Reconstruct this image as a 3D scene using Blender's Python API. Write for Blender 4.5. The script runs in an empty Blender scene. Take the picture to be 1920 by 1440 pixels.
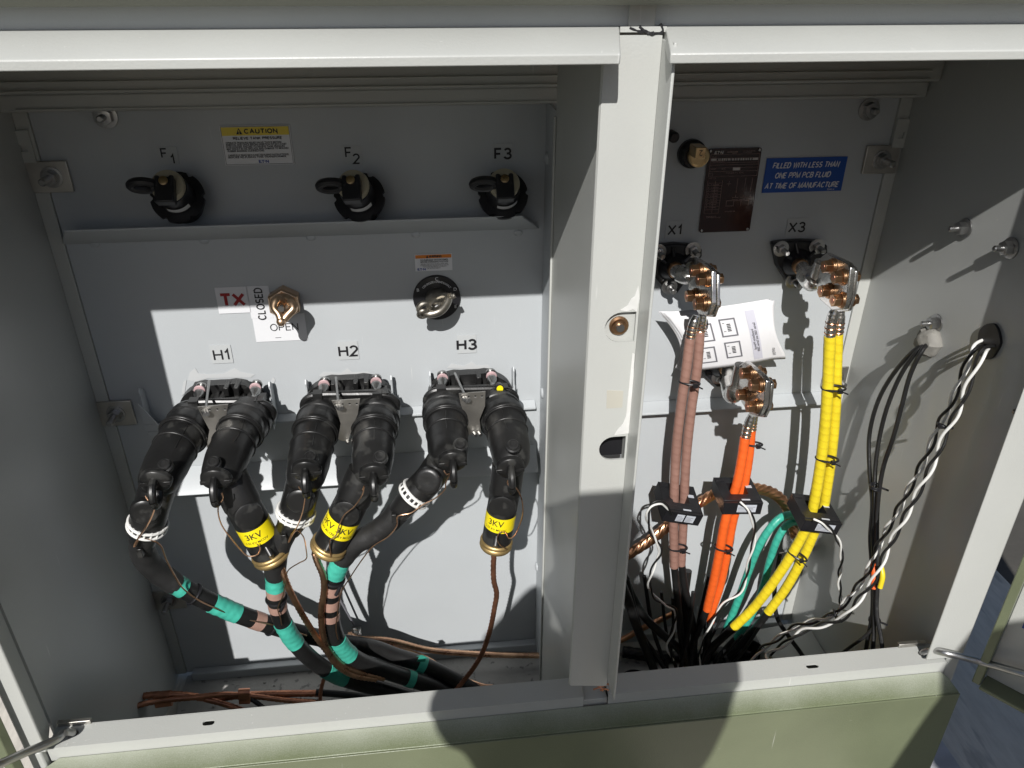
import bpy, bmesh, math, random
from mathutils import Vector, Matrix, Quaternion
random.seed(7)
SC = bpy.context.scene
COL = SC.collection
V = Vector

# ------------------------------------------------------------------ camera
F_PX, YAW, PITCH, ROLL = 1440.37, 0.1158, 0.4956, 0.0013
CAM = V((0.5695, -1.2078, 0.9614))
_cy, _sy, _cp, _sp = math.cos(YAW), math.sin(YAW), math.cos(PITCH), math.sin(PITCH)
FW = V((_sy*_cp, _cy*_cp, -_sp)); R0 = V((_cy, -_sy, 0)); U0 = R0.cross(FW)
RT = R0*math.cos(ROLL) + U0*math.sin(ROLL); UP = -R0*math.sin(ROLL) + U0*math.cos(ROLL)
cam_d = bpy.data.cameras.new("camera"); cam = bpy.data.objects.new("camera", cam_d); COL.objects.link(cam)
m = Matrix((RT, UP, -FW)).transposed().to_4x4(); m.translation = CAM
cam.matrix_world = m
cam_d.sensor_fit = 'HORIZONTAL'; cam_d.sensor_width = 36.0; cam_d.lens = F_PX/1920*36.0
cam_d.clip_start = 0.02; cam_d.clip_end = 400
SC.camera = cam

# ------------------------------------------------------------------ sky, sun, exposure
SUN = V((0.25, 1.0, -0.825)).normalized()
world = bpy.data.worlds.new("World"); SC.world = world; world.use_nodes = True
wn = world.node_tree; bg = wn.nodes["Background"]
sky = wn.nodes.new("ShaderNodeTexSky"); sky.sky_type = 'NISHITA'; sky.sun_disc = False
sky.sun_elevation = math.asin(-SUN.z); sky.sun_rotation = math.pi + math.atan2(0.25, 1.0)
sky.air_density = 0.9; sky.dust_density = 1.2; sky.ozone_density = 1.0
wn.links.new(sky.outputs[0], bg.inputs[0]); bg.inputs[1].default_value = 0.062
sl = bpy.data.lights.new("sun", 'SUN'); sl.energy = 4.85; sl.angle = math.radians(0.5); sl.color = (1.0, 0.975, 0.945)
so = bpy.data.objects.new("sun", sl); COL.objects.link(so)
so.rotation_euler = SUN.to_track_quat('-Z', 'Y').to_euler(); so.location = (-1, -6, 5)
SC.view_settings.view_transform = 'Standard'; SC.view_settings.look = 'None'
SC.view_settings.exposure = 0.0; SC.view_settings.gamma = 1.0; SC.view_settings.use_curve_mapping = False
SC.render.engine = 'CYCLES'
SC.cycles.max_bounces = 8; SC.cycles.diffuse_bounces = 5; SC.cycles.glossy_bounces = 4
SC.cycles.sample_clamp_indirect = 6.0; SC.cycles.caustics_reflective = False; SC.cycles.caustics_refractive = False
SC.cycles.use_denoising = True

W = 1.35          # inside width of the cabinet
ZPAD = -0.36      # concrete pad level (sill top = 0)

def ray(px, py): return FW + RT*((px-960)/F_PX) - UP*((py-720)/F_PX)
def at(px, py, y):
    d = ray(px, py); return CAM + d*((y-CAM.y)/d.y)
def atX(px, py, x):
    d = ray(px, py); return CAM + d*((x-CAM.x)/d.x)
def atZ(px, py, z):
    d = ray(px, py); return CAM + d*((z-CAM.z)/d.z)
def mpp(p): return (p-CAM).dot(FW)/F_PX

# ------------------------------------------------------------------ materials
def newmat(name):
    mt = bpy.data.materials.new(name); mt.use_nodes = True
    return mt, mt.node_tree.nodes, mt.node_tree.links, mt.node_tree.nodes["Principled BSDF"]
def rgba(c): return (c[0], c[1], c[2], 1.0)
def mat(name, base, rough=0.5, metal=0.0, spec=0.5, vary=0.08, vscale=6.0, bump=0.0, bscale=300.0, coat=0.0,
        speck=0.0, speckcol=(0.6, 0.6, 0.6), speckscale=120.0, speckthr=0.68, rvar=0.0, stretch=None, bdist=0.002, scratch=0.0, scrcol=(.7, .7, .68)):
    mt, N, L, P = newmat(name)
    P.inputs["Roughness"].default_value = rough; P.inputs["Metallic"].default_value = metal
    P.inputs["Specular IOR Level"].default_value = spec; P.inputs["Coat Weight"].default_value = coat
    P.inputs["Coat Roughness"].default_value = 0.15
    tc = N.new("ShaderNodeTexCoord"); src = tc.outputs["Object"]
    if stretch:
        mp = N.new("ShaderNodeMapping"); mp.inputs["Scale"].default_value = stretch
        L.new(src, mp.inputs[0]); src = mp.outputs[0]
    n1 = N.new("ShaderNodeTexNoise"); n1.inputs["Scale"].default_value = vscale; n1.inputs["Detail"].default_value = 6
    L.new(src, n1.inputs["Vector"])
    rmp = N.new("ShaderNodeValToRGB"); rmp.color_ramp.elements[0].position = 0.3; rmp.color_ramp.elements[1].position = 0.7
    rmp.color_ramp.elements[0].color = rgba([max(0, c*(1-vary)) for c in base])
    rmp.color_ramp.elements[1].color = rgba([min(1, c*(1+vary)) for c in base])
    L.new(n1.outputs[0], rmp.inputs[0]); out = rmp.outputs[0]
    if speck > 0:
        n2 = N.new("ShaderNodeTexNoise"); n2.inputs["Scale"].default_value = speckscale; n2.inputs["Detail"].default_value = 3
        L.new(src, n2.inputs["Vector"])
        r2 = N.new("ShaderNodeValToRGB"); r2.color_ramp.elements[0].position = speckthr; r2.color_ramp.elements[1].position = speckthr+0.06
        L.new(n2.outputs[0], r2.inputs[0])
        mul = N.new("ShaderNodeMath"); mul.operation = 'MULTIPLY'; mul.inputs[1].default_value = speck
        L.new(r2.outputs[0], mul.inputs[0])
        mx = N.new("ShaderNodeMixRGB"); mx.inputs[2].default_value = rgba(speckcol)
        L.new(mul.outputs[0], mx.inputs[0]); L.new(out, mx.inputs[1]); out = mx.outputs[0]
    if scratch > 0:
        mp2 = N.new("ShaderNodeMapping"); mp2.inputs["Scale"].default_value = (170, 170, 11); mp2.inputs["Rotation"].default_value = (.15, .1, .4); L.new(tc.outputs["Object"], mp2.inputs[0])
        n5 = N.new("ShaderNodeTexNoise"); n5.inputs["Scale"].default_value = 1.0; n5.inputs["Detail"].default_value = 1; L.new(mp2.outputs[0], n5.inputs["Vector"])
        n6 = N.new("ShaderNodeTexNoise"); n6.inputs["Scale"].default_value = 9; n6.inputs["Detail"].default_value = 2; L.new(tc.outputs["Object"], n6.inputs["Vector"])
        r5 = N.new("ShaderNodeMapRange"); r5.inputs[1].default_value = .74; r5.inputs[2].default_value = .80; L.new(n5.outputs[0], r5.inputs[0])
        r6 = N.new("ShaderNodeMapRange"); r6.inputs[1].default_value = .52; r6.inputs[2].default_value = .62; r6.inputs[4].default_value = scratch; L.new(n6.outputs[0], r6.inputs[0])
        mm = N.new("ShaderNodeMath"); mm.operation = 'MULTIPLY'; L.new(r5.outputs[0], mm.inputs[0]); L.new(r6.outputs[0], mm.inputs[1])
        mx5 = N.new("ShaderNodeMixRGB"); mx5.inputs[2].default_value = rgba(scrcol); L.new(mm.outputs[0], mx5.inputs[0]); L.new(out, mx5.inputs[1]); out = mx5.outputs[0]
    L.new(out, P.inputs["Base Color"])
    if rvar > 0:
        mr = N.new("ShaderNodeMapRange"); mr.inputs[3].default_value = rough-rvar; mr.inputs[4].default_value = rough+rvar
        L.new(n1.outputs[0], mr.inputs[0]); L.new(mr.outputs[0], P.inputs["Roughness"])
    if bump > 0:
        n3 = N.new("ShaderNodeTexNoise"); n3.inputs["Scale"].default_value = bscale; n3.inputs["Detail"].default_value = 3
        L.new(src, n3.inputs["Vector"])
        b = N.new("ShaderNodeBump"); b.inputs["Strength"].default_value = bump; b.inputs["Distance"].default_value = bdist
        L.new(n3.outputs[0], b.inputs["Height"]); L.new(b.outputs[0], P.inputs["Normal"])
    return mt

M = {}
M['tank'] = mat("tank_paint", (.47, .495, .51), .42, bump=.12, bscale=420, vary=.035, vscale=5, rvar=.06, speck=.25, speckcol=(.62, .63, .62), speckscale=70, speckthr=.74, scratch=.6)
M['cab'] = mat("cabinet_grey_paint", (.48, .49, .465), .37, bump=.12, bscale=420, vary=.04, vscale=5, rvar=.07, speck=.3, speckcol=(.66, .66, .62), speckscale=55, speckthr=.76, scratch=.6)
M['wall'] = mat("side_wall_paint", (.45, .46, .445), .34, bump=.12, bscale=420, vary=.05, vscale=4, rvar=.08, speck=.35, speckcol=(.6, .6, .56), speckscale=90, speckthr=.75, scratch=.6)
M['green'] = mat("olive_green_paint", (.145, .165, .098), .36, bump=.15, bscale=500, vary=.10, vscale=7, rvar=.08, speck=.35, speckcol=(.36, .38, .30), speckscale=45, speckthr=.72, scratch=.6)
M['lid'] = mat("olive_lid_paint", (.135, .14, .11), .5, bump=.15, bscale=500, vary=.12, vscale=7)  # duller, darker olive than the apron paint
M['black'] = mat("black_plastic", (.012, .012, .014), .38, vary=.3, vscale=30)
M['rubber'] = mat("black_moulded_rubber", (.012, .012, .012), .36, vary=.35, vscale=14, bump=.10, bscale=160, rvar=.12, speck=.35, speckcol=(.075, .075, .07), speckscale=34, speckthr=.57)
M['jacket'] = mat("black_cable_jacket", (.012, .012, .012), .38, spec=.5, vary=.3, vscale=25, bump=.2, bscale=180, speck=.4, speckcol=(.07, .07, .07), speckscale=60, speckthr=.66)
M['sleeve'] = mat("black_shrink_sleeve", (.018, .018, .018), .55, vary=.35, vscale=20, bump=.5, bscale=70, speck=.3, speckcol=(.06, .06, .06), speckscale=50, speckthr=.64)
M['steel'] = mat("galvanised_steel", (.40, .40, .395), .34, metal=1.0, vary=.15, vscale=30, bump=.1, bscale=200, rvar=.1)
M['stain'] = mat("stainless_plate", (.55, .53, .49), .42, metal=1.0, vary=.18, vscale=18, bump=.12, bscale=150, rvar=.12)
M['tin'] = mat("tinned_copper", (.72, .71, .68), .26, metal=1.0, vary=.15, vscale=50, bump=.15, bscale=130, rvar=.1)
M['bronze'] = mat("bronze_bolts", (.50, .30, .17), .30, metal=1.0, vary=.25, vscale=60, rvar=.1)
M['brass'] = mat("brass", (.62, .45, .24), .30, metal=1.0, vary=.25, vscale=50, rvar=.1)
M['handle'] = mat("cast_bronze_handle", (.60, .43, .29), .34, metal=1.0, vary=.3, vscale=30, rvar=.1)
M['pewter'] = mat("cast_pewter_handle", (.34, .32, .28), .38, metal=1.0, vary=.35, vscale=40, rvar=.1, bump=.2, bscale=120)
M['gold'] = mat("gold_anodised_ring", (.52, .37, .16), .42, metal=.75, vary=.2, vscale=40)
M['copper'] = mat("bare_copper_strand", (.86, .48, .31), .30, metal=1.0, vary=.35, vscale=40, rvar=.1)
M['copperdark'] = mat("tarnished_copper_strand", (.50, .23, .14), .38, metal=.9, vary=.4, vscale=30, rvar=.1)
M['braid'] = mat("bright_copper_strand", (.75, .40, .23), .30, metal=1.0, vary=.3, vscale=40)
M['white'] = mat("white_plastic", (.78, .78, .75), .4, vary=.05)
M['paper'] = mat("white_paper", (.80, .80, .82), .6, vary=.03, vscale=10)
M['vinyl'] = mat("white_vinyl", (.74, .75, .77), .35, vary=.03)
M['clear'] = mat("clear_label_film", (.50, .52, .525), .2, vary=.03)
M['ink'] = mat("black_ink", (.012, .012, .014), .5, vary=.1)
M['inkgrey'] = mat("grey_ink", (.18, .18, .20), .5, vary=.1)
M['inkred'] = mat("red_ink", (.33, .018, .02), .4, vary=.1)
M['inkblue'] = mat("blue_ink", (.02, .06, .30), .4, vary=.1)
M['yellowink'] = mat("yellow_ink", (.78, .60, .06), .4, vary=.05)
M['orangeink'] = mat("orange_ink", (.72, .22, .03), .4, vary=.05)
M['blue'] = mat("blue_vinyl", (.010, .075, .36), .33, vary=.06)
M['maroon'] = mat("maroon_plate", (.022, .0035, .004), .18, vary=.2)
M['plateink'] = mat("plate_silver_print", (.34, .24, .22), .4, vary=.15)
M['plateink2'] = mat("plate_bright_print", (.60, .56, .54), .4, vary=.15)
M['brown'] = mat("brown_phase_tape", (.30, .17, .135), .36, vary=.08, vscale=40, bump=.1, bscale=150)
M['orange'] = mat("orange_phase_tape", (.80, .125, .02), .36, vary=.07, vscale=40, bump=.1, bscale=150)
M['yellow'] = mat("yellow_phase_tape", (.78, .62, .025), .36, vary=.08, vscale=40, bump=.1, bscale=150)
M['teal'] = mat("teal_phase_tape", (.062, .445, .335), .42, vary=.12, vscale=40, bump=.35, bscale=90)
M['copperband'] = mat("copper_tape_band", (.56, .34, .27), .42, metal=.35, vary=.12, vscale=60)
M['cream'] = mat("cream_plastic", (.42, .38, .27), .45, vary=.1)
M['yellowband'] = mat("yellow_rating_band", (.90, .74, .01), .32, vary=.03)
M['putty'] = mat("grey_duct_putty", (.24, .232, .21), .75, vary=.15, vscale=40, bump=.8, bscale=50)
M['pinkpaint'] = mat("pink_torque_paint", (.55, .38, .39), .5, vary=.2, vscale=80)
M['smear'] = mat("white_touch_up_paint", (.68, .68, .66), .5, vary=.08, vscale=40, bump=.4, bscale=90)
M['smear2'] = mat("pale_sealant", (.535, .55, .555), .3, vary=.04)
M['concrete'] = mat("broom_finished_concrete", (.60, .56, .49), .9, vary=.12, vscale=60, bump=1.0, bscale=140, stretch=(1, .22, 1), speck=.35, speckcol=(.2, .2, .2), speckscale=40, speckthr=.64)
M['concretein'] = mat("pitted_concrete", (.40, .39, .37), .9, vary=.2, vscale=8, bump=.9, bscale=60, speck=.6, speckcol=(.10, .10, .10), speckscale=60, speckthr=.62)
M['asphalt'] = mat("gravelly_ground", (.085, .08, .07), .95, vary=.3, vscale=2, bump=.8, bscale=40)
M['board'] = mat("weathered_board", (.42, .42, .44), .85, vary=.2, vscale=12, bump=.6, bscale=60, stretch=(.3, 2, 1))
M['mesh_wall'] = mat("green_edge", (.14, .17, .09), .4, vary=.1)
M['green'+'tape'] = mat("shaded_green_phase_tape", (.045, .38, .285), .38, vary=.12, vscale=40, bump=.3, bscale=90)  # teal darkened in colour for the shade lying on the green cables
for k_, c_ in (('brown', (.272, .15, .118)), ('orange', (.765, .115, .018)), ('yellow', (.71, .55, .022)), ('green', (.036, .32, .24))): M[k_+'2'] = mat(k_+"_tape_overlap", c_, .36, vary=.08, vscale=40, bump=.1, bscale=150)  # overlap tones; the green one follows the shade-darkened tape
M['greylabel'] = mat("grey_label", (.50, .53, .58), .4)
M['skin'] = mat("skin", (.45, .27, .19), .5, vary=.05)
M['hair'] = mat("dark_hair", (.03, .02, .015), .6, vary=.2)
M['shirt'] = mat("navy_work_shirt", (.03, .04, .08), .85, vary=.15)
M['trouser'] = mat("khaki_trousers", (.18, .14, .09), .9, vary=.15)
M['boot'] = mat("brown_boots", (.06, .035, .02), .6, vary=.2)
M['phone'] = mat("dark_phone", (.02, .02, .025), .25, vary=.1)
M['reflect'] = mat("orange_vest", (.75, .18, .03), .7, vary=.1)

# apron: olive paint with grey overspray fading away from the sill
def overspray():
    mt, N, L, P = newmat("olive_paint_with_overspray")
    P.inputs["Roughness"].default_value = .42
    tc = N.new("ShaderNodeTexCoord"); sp = N.new("ShaderNodeSeparateXYZ"); L.new(tc.outputs["Object"], sp.inputs[0])
    mr = N.new("ShaderNodeMapRange"); mr.inputs[1].default_value = -.478; mr.inputs[2].default_value = -.428
    L.new(sp.outputs[1], mr.inputs[0])
    n = N.new("ShaderNodeTexNoise"); n.inputs["Scale"].default_value = 700; n.inputs["Detail"].default_value = 5
    n2 = N.new("ShaderNodeTexNoise"); n2.inputs["Scale"].default_value = 9; n2.inputs["Detail"].default_value = 4
    L.new(tc.outputs["Object"], n.inputs["Vector"]); L.new(tc.outputs["Object"], n2.inputs["Vector"])
    a = N.new("ShaderNodeMath"); a.operation = 'MULTIPLY_ADD'; a.inputs[1].default_value = .8; a.inputs[2].default_value = -.4
    L.new(n.outputs[0], a.inputs[0])
    a2 = N.new("ShaderNodeMath"); a2.operation = 'MULTIPLY_ADD'; a2.inputs[1].default_value = 1.0; a2.inputs[2].default_value = -.55
    L.new(n2.outputs[0], a2.inputs[0])
    s = N.new("ShaderNodeMath"); s.operation = 'ADD'; L.new(mr.outputs[0], s.inputs[0]); L.new(a.outputs[0], s.inputs[1])
    s2 = N.new("ShaderNodeMath"); s2.operation = 'ADD'; s2.use_clamp = True; L.new(s.outputs[0], s2.inputs[0]); L.new(a2.outputs[0], s2.inputs[1])
    mx = N.new("ShaderNodeMixRGB"); mx.inputs[1].default_value = (.15, .175, .095, 1); mx.inputs[2].default_value = (.38, .40, .33, 1)
    L.new(s2.outputs[0], mx.inputs[0]); L.new(mx.outputs[0], P.inputs["Base Color"])
    b = N.new("ShaderNodeBump"); b.inputs["Strength"].default_value = .2; b.inputs["Distance"].default_value = .002
    L.new(n.outputs[0], b.inputs["Height"]); L.new(b.outputs[0], P.inputs["Normal"])
    return mt
M['overspray'] = overspray()

# ------------------------------------------------------------------ geometry helpers
def smooth_path(pts, step=0.008):
    pts = [V(p) for p in pts]
    if len(pts) < 3:
        n = max(2, int((pts[1]-pts[0]).length/step)+1)
        return [pts[0].lerp(pts[1], i/(n-1)) for i in range(n)]
    ext = [pts[0]*2-pts[1]] + pts + [pts[-1]*2-pts[-2]]
    dense = []
    for i in range(1, len(ext)-2):
        p0, p1, p2, p3 = ext[i-1:i+3]
        t0 = 0.0; t1 = t0+max(1e-5, (p1-p0).length)**.5; t2 = t1+max(1e-5, (p2-p1).length)**.5; t3 = t2+max(1e-5, (p3-p2).length)**.5
        for k in range(16):
            t = t1+(t2-t1)*k/16
            A1 = p0*((t1-t)/(t1-t0))+p1*((t-t0)/(t1-t0)); A2 = p1*((t2-t)/(t2-t1))+p2*((t-t1)/(t2-t1)); A3 = p2*((t3-t)/(t3-t2))+p3*((t-t2)/(t3-t2))
            B1 = A1*((t2-t)/(t2-t0))+A2*((t-t0)/(t2-t0)); B2 = A2*((t3-t)/(t3-t1))+A3*((t-t1)/(t3-t1))
            dense.append(B1*((t2-t)/(t2-t1))+B2*((t-t1)/(t2-t1)))
    dense.append(pts[-1].copy())
    out = [dense[0]]; acc = 0; L = sum((dense[i+1]-dense[i]).length for i in range(len(dense)-1))
    n = max(3, int(L/step)); d = L/n; need = d
    for i in range(len(dense)-1):
        a, b = dense[i], dense[i+1]; l = (b-a).length
        while acc+l >= need-1e-9 and len(out) < n:
            out.append(a.lerp(b, (need-acc)/max(l, 1e-9))); need += d
        acc += l
    out.append(dense[-1]); return out
def cum(pts):
    s = [0.0]
    for i in range(1, len(pts)): s.append(s[-1]+(pts[i]-pts[i-1]).length)
    return s
def frames(pts):
    T = []
    for i in range(len(pts)):
        a = pts[max(0, i-1)]; b = pts[min(len(pts)-1, i+1)]; T.append((b-a).normalized())
    ref = V((0, 0, 1)) if abs(T[0].z) < .9 else V((1, 0, 0))
    n = (ref-T[0]*ref.dot(T[0])).normalized(); fr = []
    for i, t in enumerate(T):
        if i: n = T[i-1].rotation_difference(t) @ n; n = (n-t*n.dot(t)).normalized()
        fr.append((t, n, t.cross(n)))
    return fr
class MB:
    def __init__(s): s.v = []; s.f = []
    def box(s, lo, hi, mtx=None):
        x0, y0, z0 = lo; x1, y1, z1 = hi; b = len(s.v)
        for p in ((x0, y0, z0), (x1, y0, z0), (x1, y1, z0), (x0, y1, z0), (x0, y0, z1), (x1, y0, z1), (x1, y1, z1), (x0, y1, z1)):
            p = V(p); s.v.append(mtx @ p if mtx else p)
        for f in ((0, 3, 2, 1), (4, 5, 6, 7), (0, 1, 5, 4), (1, 2, 6, 5), (2, 3, 7, 6), (3, 0, 4, 7)): s.f.append([b+i for i in f])
        return s
    def tube(s, pts, r, n=14, caps=True, rfun=None, flat=1.0):
        fr = frames(pts); S = cum(pts); L = S[-1] or 1; b = len(s.v)
        for i, p in enumerate(pts):
            t, a, c = fr[i]; rr = r(S[i]/L, S[i]) if callable(r) else (r[i] if isinstance(r, list) else r)
            for k in range(n):
                th = 2*math.pi*k/n; q = rr*(rfun(th, S[i]) if rfun else 1)
                s.v.append(p+(a*math.cos(th)+c*math.sin(th)*flat)*q)
        for i in range(len(pts)-1):
            for k in range(n):
                k2 = (k+1) % n; s.f.append([b+i*n+k, b+i*n+k2, b+(i+1)*n+k2, b+(i+1)*n+k])
        if caps:
            s.f.append([b+k for k in range(n)][::-1]); e = b+(len(pts)-1)*n; s.f.append([e+k for k in range(n)])
        return s
    def lathe(s, o, d, prof, n=28, up=None):
        o = V(o); d = V(d).normalized(); pts = [o+d*h for h, _ in prof]
        ref = up or (V((0, 0, 1)) if abs(d.z) < .9 else V((1, 0, 0)))
        a = (ref-d*ref.dot(d)).normalized(); c = d.cross(a); b = len(s.v)
        for (h, r), p in zip(prof, pts):
            for k in range(n):
                th = 2*math.pi*k/n; s.v.append(p+(a*math.cos(th)+c*math.sin(th))*max(r, 1e-5))
        for i in range(len(prof)-1):
            for k in range(n):
                k2 = (k+1) % n; s.f.append([b+i*n+k, b+i*n+k2, b+(i+1)*n+k2, b+(i+1)*n+k])
        s.f.append([b+k for k in range(n)][::-1]); e = b+(len(prof)-1)*n; s.f.append([e+k for k in range(n)])
        return s
    def prism(s, poly, vec):
        b = len(s.v); n = len(poly); vec = V(vec)
        for p in poly: s.v.append(V(p))
        for p in poly: s.v.append(V(p)+vec)
        s.f.append([b+i for i in range(n)][::-1]); s.f.append([b+n+i for i in range(n)])
        for i in range(n): j = (i+1) % n; s.f.append([b+i, b+j, b+n+j, b+n+i])
        return s
    def sphere(s, c, r, n=12, sq=(1, 1, 1)):
        c = V(c); b = len(s.v); m_ = n//2
        for i in range(1, m_):
            ph = math.pi*i/m_
            for k in range(n):
                th = 2*math.pi*k/n; s.v.append(c+V((r*sq[0]*math.sin(ph)*math.cos(th), r*sq[1]*math.sin(ph)*math.sin(th), r*sq[2]*math.cos(ph))))
        for i in range(m_-2):
            for k in range(n): k2 = (k+1) % n; s.f.append([b+i*n+k, b+(i+1)*n+k, b+(i+1)*n+k2, b+i*n+k2])
        t = len(s.v); s.v.append(c+V((0, 0, r*sq[2]))); s.v.append(c-V((0, 0, r*sq[2])))
        for k in range(n): k2 = (k+1) % n; s.f.append([b+k, b+k2, t]); e = b+(m_-2)*n; s.f.append([e+k2, e+k, t+1])
        return s
    def torus(s, c, axis, R, r, n=28, k=8, arc=2*math.pi, start=0.0, up=None):
        axis = V(axis).normalized(); ref = up or (V((0, 0, 1)) if abs(axis.z) < .9 else V((1, 0, 0)))
        a = (ref-axis*ref.dot(axis)).normalized(); b_ = axis.cross(a); c = V(c)
        full = arc > 6.28
        N_ = n if full else n+1; b0 = len(s.v)
        for i in range(N_):
            th = start+arc*i/n; rad = a*math.cos(th)+b_*math.sin(th)
            for j in range(k):
                ph = 2*math.pi*j/k; s.v.append(c+rad*(R+r*math.cos(ph))+axis*(r*math.sin(ph)))
        for i in range(n):
            i2 = (i+1) % N_
            for j in range(k): j2 = (j+1) % k; s.f.append([b0+i*k+j, b0+i2*k+j, b0+i2*k+j2, b0+i*k+j2])
        if not full:
            s.f.append([b0+j for j in range(k)][::-1]); s.f.append([b0+n*k+j for j in range(k)])
        return s
    def mesh(s, me, mtx):
        b = len(s.v)
        for q in me.vertices: s.v.append(mtx @ q.co)
        for p in me.polygons: s.f.append([b+i for i in p.vertices])
        return s
    def build(s, name, material, bevel=0.0, angle=35, recalc=True, second=None):
        me = bpy.data.meshes.new(name); me.from_pydata([tuple(p) for p in s.v], [], s.f); me.update()
        if recalc:
            bm = bmesh.new(); bm.from_mesh(me); bmesh.ops.recalc_face_normals(bm, faces=bm.faces); bm.to_mesh(me); bm.free()
        me.polygons.foreach_set("use_smooth", [True]*len(me.polygons)); me.set_sharp_from_angle(angle=math.radians(angle))
        me.materials.append(material)
        if second: me.materials.append(second[0]); me.polygons.foreach_set('material_index', second[1]); me.update()
        o = bpy.data.objects.new(name, me); COL.objects.link(o)
        if bevel > 0:
            md = o.modifiers.new("bevel", 'BEVEL'); md.width = bevel; md.segments = 2; md.limit_method = 'ANGLE'; md.angle_limit = math.radians(40)
        return o
def plate2d(outer, holes=(), thick=.002):
    """flat outline with holes in local XY, thickness along local Z from 0 to thick"""
    cu = bpy.data.curves.new("tmp", 'CURVE'); cu.dimensions = '2D'; cu.fill_mode = 'BOTH'; cu.extrude = thick/2
    for poly in [outer]+list(holes):
        sp = cu.splines.new('POLY'); sp.points.add(len(poly)-1); sp.use_cyclic_u = True
        for i, p in enumerate(poly): sp.points[i].co = (p[0], p[1], thick/2, 1)
    ob = bpy.data.objects.new("tmp", cu); me = bpy.data.meshes.new_from_object(ob)
    for q in me.vertices: pass
    bpy.data.objects.remove(ob); return me
def circle(cx, cy, r, n=24, sx=1, sy=1): return [(cx+r*sx*math.cos(2*math.pi*i/n), cy+r*sy*math.sin(2*math.pi*i/n)) for i in range(n)]
def rrect(x0, y0, x1, y1, r, n=5):
    out = []
    for cx, cy, a in ((x1-r, y1-r, 0), (x0+r, y1-r, 90), (x0+r, y0+r, 180), (x1-r, y0+r, 270)):
        for i in range(n+1):
            t = math.radians(a+90*i/n); out.append((cx+r*math.cos(t), cy+r*math.sin(t)))
    return out
def FACE(x, y, z):  # local x->X, y->Z, z->-Y
    return Matrix.Translation((x, y, z)) @ Matrix.Rotation(math.pi/2, 4, 'X')
def SIDE(x, y, z):  # local x->-Y, y->Z, z->-X
    return Matrix.Translation((x, y, z)) @ Matrix(((0, 0, -1, 0), (-1, 0, 0, 0), (0, 1, 0, 0), (0, 0, 0, 1)))
_tcache = {}
def text_mesh(txt, bold=0.0, shear=0.0):
    k = (txt, bold, shear)
    if k not in _tcache:
        cu = bpy.data.curves.new("tmp", 'FONT'); cu.body = txt; cu.size = 1; cu.offset = bold; cu.shear = shear; cu.resolution_u = 3
        ob = bpy.data.objects.new("tmp", cu); me = bpy.data.meshes.new_from_object(ob); bpy.data.objects.remove(ob)
        xs = [q.co.x for q in me.vertices] or [0, 1]; ys = [q.co.y for q in me.vertices] or [0, 1]
        _tcache[k] = (me, min(xs), max(xs), min(ys), max(ys))
    return _tcache[k]
def put_text(mb, txt, mtx, cx, cy, h, w=None, bold=0.0, shear=0.0, rot=0.0, capref=True):
    me, x0, x1, y0, y1 = text_mesh(txt, bold, shear)
    H = 0.69 if capref else (y1-y0); sy = h/H; sx = sy if w is None else w/(x1-x0)
    yb = 0.345 if capref else (y0+y1)/2
    L = Matrix.Translation((cx, cy, 0)) @ Matrix.Rotation(rot, 4, 'Z') @ Matrix.Diagonal((sx, sy, 1, 1)) @ Matrix.Translation((-(x0+x1)/2, -yb, 0))
    mb.mesh(me, mtx @ L)

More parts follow.
